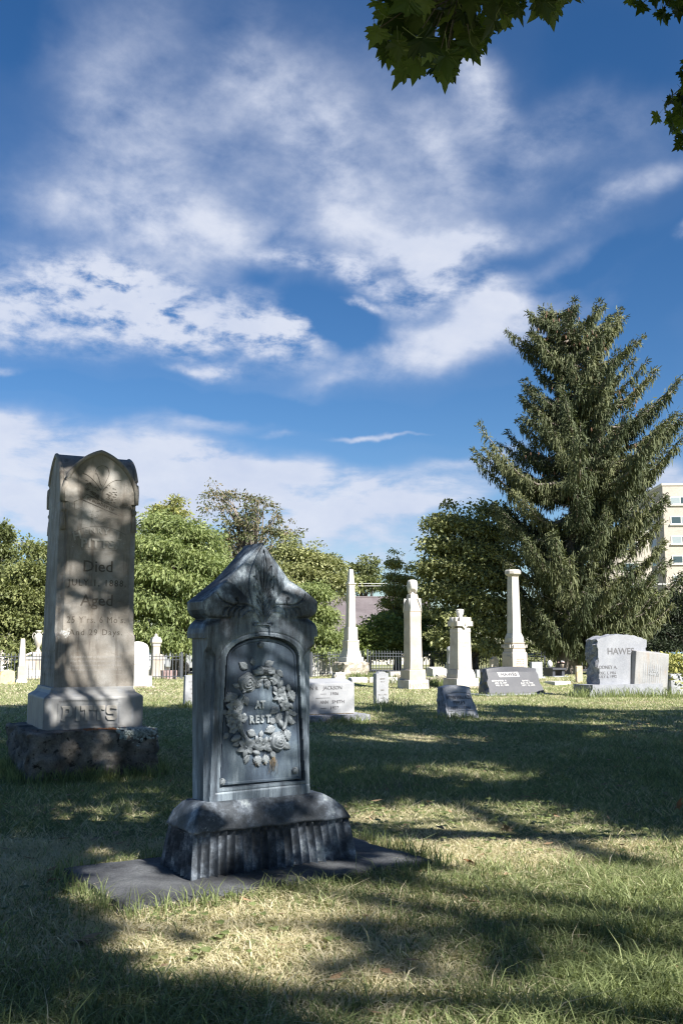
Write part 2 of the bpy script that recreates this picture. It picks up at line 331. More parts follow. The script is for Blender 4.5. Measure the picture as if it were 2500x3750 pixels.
M_GRAN = stone_mat('light_granite', (.25, .26, .29), (.20, .21, .24), (.30, .31, .34), .55, .2, streak=(.30, .31, .33), streak_amt=.25, bmp=.15, gscale=150)
M_GRANR = stone_mat('broken_granite', (.25, .26, .30), (.10, .105, .12), (.42, .43, .47), .85, .3, bmp=1.0, gscale=70, big=9)
M_GDARK = stone_mat('dark_granite', (.055, .058, .070), (.045, .048, .060), (.075, .078, .090), .4, .3, bmp=.1, gscale=170)
M_GMID = stone_mat('blue_granite', (.28, .295, .33), (.21, .22, .25), (.35, .365, .40), .5, .35, bmp=.15, gscale=150)
M_TAN = stone_mat('tan_sandstone', (.42, .36, .29), (.33, .28, .22), (.50, .44, .37), .9, .1, spot=(.50, .33, .16), spot_thr=.54, spot_scale=7, bmp=.5)
M_PINK = stone_mat('pink_granite', (.36, .25, .245), (.26, .18, .175), (.46, .36, .35), .7, .12, bmp=.3)
M_FOOT = stone_mat('rough_footing', (.36, .32, .26), (.17, .15, .12), (.55, .52, .46), .95, .15, spot=(.62, .60, .55), spot_thr=.58, spot_scale=9, bmp=1.0, gscale=80, big=6)
M_SLAB = stone_mat('dark_footing', (.075, .08, .09), (.03, .032, .038), (.15, .16, .17), .9, .3, bmp=.7, gscale=120, big=4)
M_LICHEN = stone_mat('pale_lichen', (.36, .41, .40), (.16, .18, .17), (.50, .54, .52), .95, .2, bmp=1.0, gscale=80, big=40)
M_STAINED = stone_mat('rust_stained_granite', (.28, .28, .285), (.21, .21, .215), (.34, .34, .345), .7, .15, streak=(.30, .21, .14), streak_amt=.5, bmp=.3, gscale=140)
M_RUST = plain('rust_lichen', (.20, .085, .035), .9)
M_WL = plain('white_inlay', (.72, .72, .72), .5)
M_TXD = plain('dark_inscription', (.12, .12, .13), .8)
M_TXG = plain('grey_inscription', (.30, .29, .28), .8)
M_TXL = plain('pale_inscription', (.50, .50, .52), .7)
M_FENCE = plain('painted_iron', (.10, .11, .13), .45, .2)
M_BARK = stone_mat('tree_bark', (.12, .10, .08), (.05, .042, .035), (.24, .215, .185), .95, .15, streak=(.05, .04, .035), streak_amt=.8, bmp=1.0, gscale=60, big=7)
M_SBARK = stone_mat('spruce_bark', (.22, .19, .165), (.11, .09, .075), (.34, .31, .28), .95, .15, streak=(.08, .065, .055), streak_amt=.7, bmp=1.0, gscale=60, big=6)
M_STRAW = plain('dry_straw', (.22, .165, .095), .9)

# ------------------------------------------------------------------ ground
def value_noise(x, y, s, seed):
    g = np.random.default_rng(seed).random((257, 257)); u = x / s + 1000.3; w = y / s + 1000.7
    i = np.floor(u).astype(int); j = np.floor(w).astype(int); a = u - i; b = w - j; a = a * a * (3 - 2 * a); b = b * b * (3 - 2 * b); i %= 256; j %= 256
    return (g[i, j] * (1 - a) + g[i + 1, j] * a) * (1 - b) + (g[i, j + 1] * (1 - a) + g[i + 1, j + 1] * a) * b
def fbm(x, y, s, seed):
    return sum(value_noise(x, y, s / 2 ** k, seed + k) * .5 ** k for k in range(4)) / 1.875
def g2(dx, dy):
    p = gp(dx * 1.5944, dy * 1.5944); return p.x, p.y
def dryness(x, y):
    """0 lush .. 1 straw"""
    d = fbm(x, y, 1.6, 11) * .8 + fbm(x, y, .35, 31) * .45 - .36
    for (dx, dy, rx, ry, a) in ((1000, 1890, .9, .8, .75), (930, 1700, 1.0, .9, .45), (640, 2180, .7, .6, .6), (120, 1960, .7, .9, .6), (330, 2130, .8, .6, .5), (800, 2290, .6, .3, .4), (1180, 1950, 1.1, .6, .5), (520, 2220, .3, .25, .6), (1010, 2250, .3, .2, .4), (1450, 2100, .8, .9, -.35), (1350, 2280, .5, .5, -.3), (300, 2290, .5, .4, -.15)):
        cx, cy = g2(dx, dy); d = d + a * np.exp(-((x - cx) / rx) ** 2 - ((y - cy) / ry) ** 2)
    return np.clip(d + .10 + .12 * sm(16, 24, y), 0, 1)

def make_ground():
    xs = np.concatenate([[-260, -120, -60, -35], np.linspace(-22, 24, 116), [38, 60, 120, 260]]); ys = np.concatenate([[-60, -20, -8], np.linspace(-2, 60, 150), [70, 90, 130, 200, 320, 600]])
    X, Y = np.meshgrid(xs, ys); Z = terrain(X, Y); n = len(xs); mrow = len(ys)
    v = np.stack([X, Y, Z], -1).reshape(-1, 3); i = np.arange((mrow - 1) * (n - 1)); r = i // (n - 1); c = i % (n - 1); a = r * n + c
    loops = np.stack([a, a + 1, a + n + 1, a + n], -1).ravel()
    m, nt, b, o = new_mat('turf')
    dry = mrange(nt, nz(nt, .9, 8, .65), .42, .66)
    c1 = ramp(nt, nz(nt, 9, 8, .7), [(.3, (.10, .125, .05)), (.55, (.25, .28, .12)), (.75, (.38, .40, .20))])
    c2 = ramp(nt, nz(nt, 14, 8, .7), [(.3, (.16, .13, .08)), (.55, (.32, .27, .17)), (.75, (.46, .41, .29))])
    cc = mixc(nt, dry, c1, c2)
    nt.links.new(cc, b.inputs['Base Color']); b.inputs['Roughness'].default_value = 1.0; b.inputs['Specular IOR Level'].default_value = .1
    bump(nt, b, nz(nt, 60, 8, .8), .8, .04)
    g = fastmesh('ground', v, loops, 4, m, smooth=True); tag(g, kind='structure')
make_ground()

M_GRASS = leaf_mat('grass_blades', [(0, (.070, .090, .036)), (.2, (.18, .225, .09)), (.42, (.36, .415, .19)), (.52, (.52, .52, .29)), (.68, (.64, .57, .38)), (.85, (.74, .67, .49)), (1, (.78, .72, .58))], .42, .5, (1.0, 1.0, .7))
MAIN_O, MAIN_YAW = Vector((-.43, 5.445, 0)), R(31.6)
PIT_O, PIT_YAW = Vector((-2.675, 8.688, 0)), R(26)
EXCL = []  # (cx, cy, yaw, x0,x1,y0,y1)
EXCL.append((MAIN_O.x, MAIN_O.y, MAIN_YAW, -.93, .81, -.46, .42)); EXCL.append((PIT_O.x, PIT_O.y, PIT_YAW, .0, 1.15, .0, 1.3))
def inside(x, y, e, grow=0.0):
    cx, cy, yw, x0, x1, y0, y1 = e; dx, dy = x - cx, y - cy; lx = dx * math.cos(yw) + dy * math.sin(yw); ly = -dx * math.sin(yw) + dy * math.cos(yw)
    return (lx > x0 - grow) & (lx < x1 + grow) & (ly > y0 - grow) & (ly < y1 + grow)
def sample_wedge(n, y0, y1, side=.42, extra=.5):
    y = np.sqrt(rng.random(n) * (y1 ** 2 - y0 ** 2) + y0 ** 2); return (rng.random(n) * 2 - 1) * (side * y + extra), y
def blades(name, x, y, h, w, lean, parent=None, tint=None, nseg=2, z0=None):
    n = len(x); z = terrain(x, y) - .005 if z0 is None else z0
    a = rng.random(n) * 2 * np.pi; la = rng.random(n) * 2 * np.pi; ln = lean * h * (.25 + rng.random(n))
    wx, wy = np.cos(a) * w / 2, np.sin(a) * w / 2; lx, ly = np.cos(la) * ln, np.sin(la) * ln
    if tint is None: tint = np.full(n, .4)
    if nseg == 2:
        V = np.empty((n, 5, 3)); hz = h
        V[:, 0] = np.stack([x - wx, y - wy, z], -1); V[:, 1] = np.stack([x + wx, y + wy, z], -1)
        V[:, 2] = np.stack([x + wx * .85 + lx * .35, y + wy * .85 + ly * .35, z + hz * .62], -1); V[:, 3] = np.stack([x - wx * .85 + lx * .35, y - wy * .85 + ly * .35, z + hz * .62], -1)
        V[:, 4] = np.stack([x + lx, y + ly, z + hz * (1 - .25 * np.minimum(1, ln / (h + 1e-6)))], -1)
        b = (np.arange(n) * 5)[:, None]; loops = np.concatenate([b + 0, b + 1, b + 2, b + 0, b + 2, b + 3, b + 3, b + 2, b + 4], 1).ravel(); k = 5
    else:
        V = np.empty((n, 3, 3)); V[:, 0] = np.stack([x - wx, y - wy, z], -1); V[:, 1] = np.stack([x + wx, y + wy, z], -1); V[:, 2] = np.stack([x + lx, y + ly, z + h], -1)
        loops = np.arange(n * 3); k = 3
    return fastmesh(name, V.reshape(-1, 3), loops, 3, M_GRASS, parent, np.repeat(tint, k))
def make_grass():
    for (n, y0, y1, hh, w, ns, lab) in ((150000, 2.6, 6.2, .074, .0050, 2, 'long green and straw coloured grass in the shaded foreground'), (130000, 6.2, 13.0, .058, .0075, 1, 'mown grass around the two near monuments, streaked with shade'),
                                   (110000, 13.0, 24.0, .052, .014, 1, 'mown lawn in the middle distance below the granite stones'), (90000, 24.0, 44.0, .06, .028, 1, 'sunlit lawn running up to the iron fence')):
        x, y = sample_wedge(n, y0, y1)
        keep = np.ones(n, bool)
        for e in EXCL: keep &= ~inside(x, y, e, -.01)
        x, y = x[keep], y[keep]; n = len(x); d = dryness(x, y); cl = fbm(x, y, .22, 71)
        isdry = rng.random(n) < d * .95
        h = hh * (.85 if y0 > 5 else 1.0) * (.55 + .8 * rng.random(n)) * (.55 + .95 * cl) * np.where(isdry, .75, 1.0) * (1.25 - .5 * d)
        tall = rng.random(n) < .02; h = np.where(tall, h * 1.7, h)
        t = np.where(isdry, .55 + .38 * rng.random(n), .08 + .40 * rng.random(n) * (.4 + .9 * cl)) + .12 * sm(12, 26, y)  # last term paints the sunlit far lawn brighter through the blade tint
        o = blades('grass', x, y, h, w * (.6 + .8 * rng.random(n)), np.where(isdry, 2.1, 1.25), tint=t, nseg=ns)
        tag(o, lab, 'grass', kind='stuff')
def tuft_ring(e, n, hmin, hmax, w, spread=.07, tmax=.42):
    cx, cy, yw, x0, x1, y0, y1 = e; per = 2 * (x1 - x0 + y1 - y0); s = rng.random(n) * per; a, b = x1 - x0, y1 - y0
    lx = np.where(s < a, x0 + s, np.where(s < a + b, x1, np.where(s < 2 * a + b, x1 - (s - a - b), x0))); ly = np.where(s < a, y0, np.where(s < a + b, y0 + s - a, np.where(s < 2 * a + b, y1, y1 - (s - 2 * a - b))))
    out = np.abs(rng.normal(0, spread, n)) + .004; ang = np.arctan2(ly - (y0 + y1) / 2, lx - (x0 + x1) / 2)
    nx = np.where((s < a), 0, np.where(s < a + b, 1, np.where(s < 2 * a + b, 0, -1))); ny = np.where((s < a), -1, np.where(s < a + b, 0, np.where(s < 2 * a + b, 1, 0)))
    lx = lx + nx * out; ly = ly + ny * out
    x = cx + lx * math.cos(yw) - ly * math.sin(yw); y = cy + lx * math.sin(yw) + ly * math.cos(yw)
    c = fbm(x, y, .25, 91); h = (hmin + (hmax - hmin) * rng.random(n) ** 2) * (.4 + 1.1 * c)
    return x, y, h, np.full(n, w), .1 + (tmax - .1) * rng.random(n)
make_grass()
TUFTS = []
TUFTS.append(tuft_ring((MAIN_O.x, MAIN_O.y, MAIN_YAW, -.93, .81, -.46, .42), 3600, .03, .15, .0045))
TUFTS.append(tuft_ring((PIT_O.x, PIT_O.y, PIT_YAW, .0, 1.15, .0, 1.3), 3800, .07, .19, .006))

# ------------------------------------------------------------------ main monument (dark, wreath plaque)
def polydist(X, Z, pts):
    d = np.full(X.shape, 9.)
    for (x0, z0), (x1, z1) in zip(pts[:-1], pts[1:]):
        dx, dz = x1 - x0, z1 - z0; L2 = dx * dx + dz * dz + 1e-12; t = np.clip(((X - x0) * dx + (Z - z0) * dz) / L2, 0, 1)
        d = np.minimum(d, np.hypot(X - x0 - t * dx, Z - z0 - t * dz))
    return d
def bez(p, n=10):
    p = [np.array(q, float) for q in p]; out = []
    for i in range(n + 1):
        t = i / n; q = list(p)
        while len(q) > 1: q = [a * (1 - t) + b * t for a, b in zip(q[:-1], q[1:])]
        out.append(tuple(q[0]))
    return out
def make_main():
    root = empty('plaque_headstone', MAIN_O, MAIN_YAW, 'dark blue-grey headstone with pointed carved head and flower wreath plaque on a fluted base', 'headstone')
    cx = -.048
    # footing slab, irregular
    rough_block('footing_slab', 1.74, .88, .095, (.03, .03, .006), M_SLAB, root, .05, 3, (-.06, -.02, -.045), round_=.006)
    # fluted base
    z0, zt = .02, .268; NF, NS = 20, 9; per = []
    hx, hy, cr = .478, .205, .045
    def edge(a0, a1, n, fixed, axis, sgn):
        pass
    def ring(z):
        t = (z - z0) / (zt - z0); ax = hx - .030 * t ** 1.3; ay = hy - .045 * t ** 1.3
        amp = .046 * (1 - .35 * t); res = 8; P = []
        for side in range(4):
            nfl = NF if side % 2 == 0 else NS
            for i in range(nfl * res):
                s = i / (nfl * res); u = -1 + 2 * s; ph = (i % res) / res
                g = amp * (math.sin(math.pi * ph)) ** .7
                # flute tops close under the lip
                g *= 1 - sm(.90, 1.0, t + .05 * abs(ph - .5))
                if side == 0: P.append((u * ax, -ay + g))
                elif side == 1: P.append((ax - g, u * ay))
                elif side == 2: P.append((-u * ax, ay - g))
                else: P.append((-ax + g, -u * ay))
        return P
    zs = [z0 + (zt - z0) * k / 14 for k in range(13)] + [zt - .012, zt - .005, zt]
    V = []; F = []; n = None
    for z in zs:
        P = ring(z); n = len(P); V += [(x, y, z) for x, y in P]
    for k in range(len(zs) - 1):
        for i in range(n): j = (i + 1) % n; F.append((k * n + i, k * n + j, (k + 1) * n + j, (k + 1) * n + i))
    F.append(tuple(range(n - 1, -1, -1))); F.append(tuple(range((len(zs) - 1) * n, len(zs) * n)))
    mesh('fluted_base', V, F, ZB, root, False)
    # dome between base and shaft: grid over the plan, rising to the shaft foot
    V = []; F = []; NU, NV = 96, 28; prof = 16
    def ringd(hx_, hy_, z, nn=120):
        P = []
        for side in range(4):
            m_ = 40 if side % 2 == 0 else 20
            for i in range(m_):
                u = -1 + 2 * i / m_
                P.append(((u * hx_, -hy_), (hx_, u * hy_), (-u * hx_, hy_), (-hx_, -u * hy_))[side])
        return [(x, y, z) for x, y in P]
    for k in range(prof + 1):
        t = k / prof; a = t * math.pi / 2 * .97
        hx_ = .457 - (.457 - .338) * (.25 * (1 - math.cos(a)) + .75 * t ** 1.15); hy_ = .174 - (.174 - .094) * (.3 * (1 - math.cos(a)) + .7 * t ** 1.15); z = .262 + .13 * (.6 * math.sin(a) + .4 * t)
        rg = ringd(hx_, hy_, z)
        for (x, y, zz) in rg:
            q = Vector((x, y, zz)) * 14; dn = mnoise.fractal(q, .9, 2, 4) * .006
            V.append((x + cx * t * .6, y + dn, zz + dn))
    n = len(rg)
    for k in range(prof):
        for i in range(n): j = (i + 1) % n; F.append((k * n + i, k * n + j, (k + 1) * n + j, (k + 1) * n + i))
    F.append(tuple(range(prof * n, prof * n + n))); F.append(tuple(range(n - 1, -1, -1)))
    mesh('domed_shoulder', V, F, ZB, root, True)
    # corner fillets on the dome
    # ---- shaft and head: one heightfield with a real back
    W = [(.385, .310), (1.224, .318), (1.2245, .338), (1.25, .340), (1.275, .335), (1.30, .322), (1.314, .306), (1.324, .290), (1.334, .308), (1.348, .326), (1.372, .338), (1.412, .341), (1.418, .338), (1.45, .294), (1.49, .243), (1.535, .184), (1.545, .173), (1.60, .119), (1.66, .063), (1.70, .026), (1.729, .002)]
    zrow = list(np.linspace(.385, 1.224, 225)) + [1.2245] + list(np.linspace(1.2285, 1.729, 150))
    wz = np.interp(zrow, [a for a, _ in W], [b for _, b in W]); nu = 181; u = np.linspace(-1, 1, nu)
    X = wz[:, None] * u[None, :]; Z = np.repeat(np.array(zrow)[:, None], nu, 1); A = np.abs(X); Wd = np.repeat(wz[:, None], nu, 1)
    Y = np.full(X.shape, -.092)
    head = sm(1.21, 1.26, Z)
    # spandrel above the arch swells forward into the shoulders
    Y -= .018 * sm(1.05, 1.26, Z) * (1 - sm(1.30, 1.36, Z))
    # corner splay of the shaft
    c = np.interp(Z, [.385, 1.15], [.016, .056]); act = (1 - sm(1.150, 1.185, Z + .05 * np.clip((Wd - A) / c, 0, 1) ** 2))
    inb = np.clip((A - (Wd - c)) / .006, 0, 1); Y += act * (inb * .016 + .022 * np.clip((A - (Wd - c)) / c, 0, 1))
    # groove that widens into the notch towards the outer edges
    ng = np.clip((A - .17) / .15, 0, 1); zn = 1.325 - .004 * ng; Y += .030 * ng ** 1.2 * np.exp(-((Z - zn) / (.006 + .012 * ng)) ** 2)
    # head surfaces
    L = .086 * np.sin(np.pi * np.clip((Z - 1.285) / .43, 0, 1)) ** .85
    pan = -.128 + .45 * np.clip(A - L, 0, 1) + .012 * (A > L)
    lob = -.118 + 3.1 * np.clip(Z - (1.385 + .05 * np.clip((A - .1) / .2, 0, 1)), 0, 1) ** 2 + ng * 4 * np.clip(1.37 - Z, 0, 1) ** 2 + .10 * np.clip(A - .22, 0, 1) ** 1.2
    lob2 = lob + .03 * sm(.08, .0, A)
    k = sm(1.285, 1.345, Z); Y = Y * (1 - k) + np.minimum(pan, lob2) * k
    Y += .018 * ng * np.exp(-((Z - 1.325) / .007) ** 2)
    # rounded arrises
    Y += .005 * np.exp(-(Wd - A) / .004) * (Z > 1.23)
    # lip above the wreath panel and small bracket with volutes
    br = (A < .042 + .02 * sm(1.27, 1.30, Z)) & (Z > 1.235) & (Z < 1.30); Y = np.where(br, Y + .012, Y)
    cap = (A < .036) & (Z > 1.288) & (Z < 1.302); Y = np.where(cap, Y - .016, Y)
    # engraved palmette
    def groove(pts, w, d): 
        nonlocal Y
        Y = Y + d * np.exp(-(polydist(X, Z, pts) / w) ** 2)
    groove([(0, 1.29), (0, 1.68)], .0028, .007)
    groove(bez([(0, 1.685), (-.026, 1.60), (-.022, 1.50), (-.004, 1.44)]), .0028, .008); groove(bez([(0, 1.685), (.026, 1.60), (.022, 1.50), (.004, 1.44)]), .0028, .008)
    for s in (-1, 1):
        for (zz, tx, tzz, wd) in ((1.43, .046, 1.600, 1), (1.40, .060, 1.545, 1), (1.375, .056, 1.49, 1), (1.35, .038, 1.44, 1)):
            o1 = bez([(0, zz - .03), (s * .012, zz + .02), (s * tx * 1.15, zz + .05), (s * tx, tzz)]); o2 = bez([(s * tx, tzz), (s * tx * .45, tzz - .015), (s * .015, zz + .06), (0, zz)])
            groove(o1, .003, .008); groove(o2, .003, .008)
            mid = [((a[0] + b[0]) / 2, (a[1] + b[1]) / 2) for a, b in zip(o1, o2[::-1])]
        groove(bez([(0, 1.30), (s * .03, 1.41), (s * .12, 1.40), (s * .16, 1.395)]), .004, .010); groove(bez([(s * .10, 1.392), (s * .17, 1.385), (s * .24, 1.40), (s * .262, 1.455)]), .0035, .010)
        groove(bez([(s * .015, 1.31), (s * .05, 1.375), (s * .09, 1.375), (s * .125, 1.33)]), .0035, -.006)
        for q in range(4):
            x0 = .11 + .03 * q; groove(bez([(s * x0, 1.385), (s * (x0 + .025), 1.375), (s * (x0 + .032), 1.36), (s * (x0 + .030), 1.335 + .004 * q)]), .0045, .009)
        groove(bez([(s * .145, 1.40), (s * .135, 1.43), (s * .16, 1.445), (s * .165, 1.425), (s * .15, 1.42)], 12), .003, .009)
        groove(bez([(s * .03, 1.30), (s * .05, 1.31), (s * .06, 1.285), (s * .042, 1.275), (s * .036, 1.29)], 12), .003, -.008)
        Y = np.where((np.hypot(X - s * .043, Z - 1.289) < .010), Y - .010, Y)
    # panel opening
    cxp = .012
    ho = np.interp(Z, [.46, 1.12], [.250, .214]); AX = np.abs(X - cxp)
    ins = np.where(Z < 1.115, (AX < ho) & (Z > .462), (AX / .214) ** 2 + ((Z - 1.115) / .115) ** 2 < 1)
    fr = np.where(Z < 1.115, np.minimum(ho - AX, Z - .462), .12 * (1 - np.sqrt((AX / .214) ** 2 + ((Z - 1.115) / .115) ** 2)))
    Y = np.where(ins, -.050, Y); Y += .004 * np.exp(-((fr + .022) / .003) ** 2)
    # back and sides
    yb = np.interp(zrow, [.385, 1.22, 1.225, 1.32, 1.33, 1.729], [.086, .086, .105, .100, .105, .105])
    nr = len(zrow); V = np.stack([X + cx, Y, Z], -1).reshape(-1, 3).tolist(); F = []
    for r in range(nr - 1):
        a = r * nu
        for i in range(nu - 1): F.append((a + i, a + i + 1, a + nu + i + 1, a + nu + i))
    bl = len(V); V += [(cx - wz[r], yb[r], zrow[r]) for r in range(nr)]; brr = len(V); V += [(cx + wz[r], yb[r], zrow[r]) for r in range(nr)]
    # mid line on the sides for a slightly rounded flank
    for r in range(nr - 1):
        F.append((bl + r, r * nu, (r + 1) * nu, bl + r + 1)); F.append((r * nu + nu - 1, brr + r, brr + r + 1, (r + 1) * nu + nu - 1)); F.append((brr + r, bl + r, bl + r + 1, brr + r + 1))
    sh = mesh('shaft', V, F, ZH, root, True)
    try: sh.data.set_sharp_from_angle(angle=R(38))
    except Exception: pass
    sh.rotation_euler = (0, R(-.8), 0); sh.location = (.012, 0, 0)
    # ---- plaque
    def arch(hb, ht, zb, zs_, rise, n=28):
        P = [(-hb, zb), (hb, zb), (ht, zs_)] + [(ht * math.cos(math.pi * i / n), zs_ + rise * math.sin(math.pi * i / n)) for i in range(1, n)] + [(-ht, zs_)]
        return P
    lo = [arch(.241, .206, .470, 1.112, .106), arch(.239, .204, .472, 1.112, .104), arch(.231, .196, .480, 1.110, .096), arch(.226, .191, .485, 1.109, .091)]
    ys = [-.074, -.079, -.079, -.074]; xoff = cx + cxp; V = []; F = []; n = len(lo[0])
    V += [(x + xoff, -.052, z) for x, z in lo[0]]
    for P, y in zip(lo, ys): V += [(x + xoff, y, z) for x, z in P]
    for k in range(4):
        for i in range(n): j = (i + 1) % n; F.append((k * n + i, k * n + j, (k + 1) * n + j, (k + 1) * n + i))
    F.append(tuple(range(4 * n, 5 * n)))
    pl = mesh('plaque', V, F, ZP, root)
    T = lambda px, py: (-.046 + (px - 650) * .000398, 1.080 - (py - 480) * .000349)
    yf = -.0745
    def boltm(px, py, r):
        x, z = T(px, py); o = lathe('bolt', [(r, 0), (r, .006), (r * .9, .012), (r * .55, .017), (.001, .018)], ZR, root, 16, (x, yf, z)); o.rotation_euler = (R(90), 0, 0)
        for a in (.5, 1.9): 
            g, gf = box_vf(-r * .9, r * .9, -r * .09, r * .09, .008, .0185); gg = mesh('bolt_petal', g, gf, ZR, o); gg.rotation_euler = (0, 0, a)
    boltm(645, 180, .018); boltm(110, 2175, .018); boltm(1180, 2090, .018)
    # wreath
    wr_path = []
    for i in range(49):
        a = 2 * math.pi * i / 48; wr_path.append((xoff + .005 + .143 * math.cos(a), yf - .006, .832 + .185 * math.sin(a)))
    wr = tube('wreath', wr_path, .012, ZR, root, 6)
    K = .000375
    cache = {}
    def place(name, key, V, F, px, py, ang, s, tilt=0.):
        if key not in cache:
            me = bpy.data.meshes.new(name); me.from_pydata(V, [], F); me.materials.append(ZR); me.polygons.foreach_set('use_smooth', [True] * len(me.polygons)); cache[key] = me
        o = bpy.data.objects.new(name, cache[key]); link(o, wr); x, z = T(px, py)
        # local mesh is in x,y plane with +z outwards; map to the plaque front
        s = s * (1.08 if key == 'l' else 1.05 if key != 'r' else 1.0); o.matrix_local = Matrix.Translation((x, yf, z)) @ Matrix.Rotation(R(90), 4, 'X') @ Matrix.Rotation(ang, 4, 'Z') @ Matrix.Rotation(tilt, 4, 'X') @ Matrix.Diagonal((s, s, s * .85, 1)); return o
    def rose():
        V = []; F = []; nr_, nt_ = 22, 40
        for i in range(nr_ + 1):
            r = i / nr_
            for j in range(nt_):
                th = 2 * math.pi * j / nt_; sp = (r * 3.4 + th / (2 * math.pi) * 1.0 + .12 * math.sin(3 * th)) % 1.0
                h = .62 * (1 - r ** 2.2) ** .6 + .20 * (1 - sp) ** 1.6 * (1 if r > .08 else .3); rr = r * (1 + .06 * math.sin(5 * th) * r)
                if r > .97: h = 0
                V.append((rr * math.cos(th), rr * math.sin(th), h))
        for i in range(nr_):
            for j in range(nt_): k = (j + 1) % nt_; F.append((i * nt_ + j, i * nt_ + k, (i + 1) * nt_ + k, (i + 1) * nt_ + j))
        return V, F
    def petal(V, F, ang, ln, wd, lift, point=.5, z0_=.0, curl=.15):
        b = len(V); n1, n2 = 8, 5
        for i in range(n1 + 1):
            t = i / n1; w = wd * math.sin(math.pi * min(1, t * .93 + .07) ** (1 + point * .3)) ** .7 * (1 - point * .35 * t)
            for j in range(n2):
                s_ = -1 + 2 * j / (n2 - 1); x = t * ln; y = s_ * w; z = z0_ + lift * math.sin(math.pi * t * .8) + curl * (abs(s_) ** 2) * w * 1.2 - .06 * (1 - abs(s_)) * ln * (.5 if j == 2 else 0) - .12 * t * t * ln
                V.append((x * math.cos(ang) - y * math.sin(ang), x * math.sin(ang) + y * math.cos(ang), z))
        for i in range(n1):
            for j in range(n2 - 1): F.append((b + i * n2 + j, b + (i + 1) * n2 + j, b + (i + 1) * n2 + j + 1, b + i * n2 + j + 1))
    def dome(V, F, r, h, x0=0, y0=0, z0_=0, n=10, m_=4):
        b = len(V)
        for i in range(m_ + 1):
            a = math.pi / 2 * i / m_
            for j in range(n): th = 2 * math.pi * j / n; V.append((x0 + r * math.cos(a) * math.cos(th), y0 + r * math.cos(a) * math.sin(th), z0_ + h * math.sin(a)))
        for i in range(m_):
            for j in range(n): k = (j + 1) % n; F.append((b + i * n + j, b + i * n + k, b + (i + 1) * n + k, b + (i + 1) * n + j))
    def flower(n, point):
        V = []; F = []
        for k in range(n): petal(V, F, 2 * math.pi * k / n, 1, .42 if n < 6 else .36, .34, point, .12 + .04 * (k % 2))
        dome(V, F, .22, .5); 
        for k in range(6): dome(V, F, .06, .12, .2 * math.cos(k), .2 * math.sin(k), .36, 6, 2)
        return V, F
    def leafm():
        V = []; F = []; n1 = 12
        for i in range(n1 + 1):
            t = i / n1; w = .34 * math.sin(math.pi * t ** .85) ** 1.15 * (1 + (.18 if i % 2 else -.08)) if 0 < i < n1 else .01
            for s_, zz in ((-1, .02), (-.5, .26 + (.10 if i % 2 else 0)), (0, .08), (.5, .26 + (.10 if i % 2 else 0)), (1, .02)): V.append((t * 1.0 - .1, s_ * w, zz * (1 if s_ in (-1, 1) else math.sin(math.pi * min(.95, t + .05)) ** .5) + .04 + .1 * t * (1 - t)))
        for i in range(n1):
            for j in range(4): F.append((i * 5 + j, (i + 1) * 5 + j, (i + 1) * 5 + j + 1, i * 5 + j + 1))
        return V, F
    def bud():
        V = []; F = []; n, m_ = 14, 9
        for i in range(m_ + 1):
            t = i / m_; r = .42 * math.sin(math.pi * (t * .9 + .08)) ** .8
            for j in range(n): th = 2 * math.pi * j / n; rr = r * (1 + .10 * math.cos(4 * th + t * 2.2)); V.append((t * 1.3 - .5, rr * math.cos(th), .35 + rr * .9 * math.sin(th)))
        for i in range(m_):
            for j in range(n): k = (j + 1) % n; F.append((i * n + j, i * n + k, (i + 1) * n + k, (i + 1) * n + j))
        return V, F
    rV, lV, bV, f5, f6, f5p = rose(), leafm(), bud(), flower(5, .2), flower(7, .1), flower(6, 1.3)
    for (x, y, r, a) in ((260, 910, 190, 215), (370, 975, 150, 255), (425, 960, 130, 285), (440, 530, 150, 145), (540, 480, 110, 100), (720, 500, 150, 25), (890, 580, 140, -40), (470, 1470, 150, -25), (900, 1140, 140, 215), (945, 1220, 150, 250),
                         (875, 1340, 130, 170), (860, 1430, 170, 200), (1030, 1480, 170, -70), (600, 1830, 170, -75), (730, 1830, 150, -85), (610, 700, 130, 240), (750, 720, 130, -80), (1080, 880, 190, -65), (390, 1530, 140, -50), (560, 1880, 120, -20),
                         (330, 800, 110, 160), (1000, 1680, 140, -35), (500, 1790, 110, 210), (960, 1040, 120, 10), (250, 1260, 110, 190), (1090, 1350, 110, -10), (820, 1790, 120, -60), (300, 980, 130, 140), (170, 1180, 100, 170), (180, 1480, 110, 230), (350, 1620, 120, 200), (470, 1820, 130, 250), (660, 1560, 100, 80), (1060, 1180, 120, -40), (1120, 1240, 100, 0), (1000, 940, 120, 200), (830, 620, 110, -60), (600, 640, 110, 200)):
        place('leaf', 'l', *lV, x, y, R(a), r * K)
    for (x, y, r, a) in ((265, 1105, 135, 10), (235, 1350, 78, 40), (395, 1265, 72, 0), (200, 1245, 66, 20), (345, 1400, 62, 50), (1015, 1110, 85, 15), (860, 700, 90, 35), (290, 1290, 60, 0), (250, 1420, 70, 0)): place('flower', 'f6' if r > 120 else 'f5', *(f6 if r > 120 else f5), x, y, R(a), r * K)
    for (x, y, r, a) in ((430, 1690, 135, 20), (690, 1660, 110, 0), (925, 950, 110, 30), (600, 1640, 100, 40)): place('lily', 'f5p', *f5p, x, y, R(a), r * K)
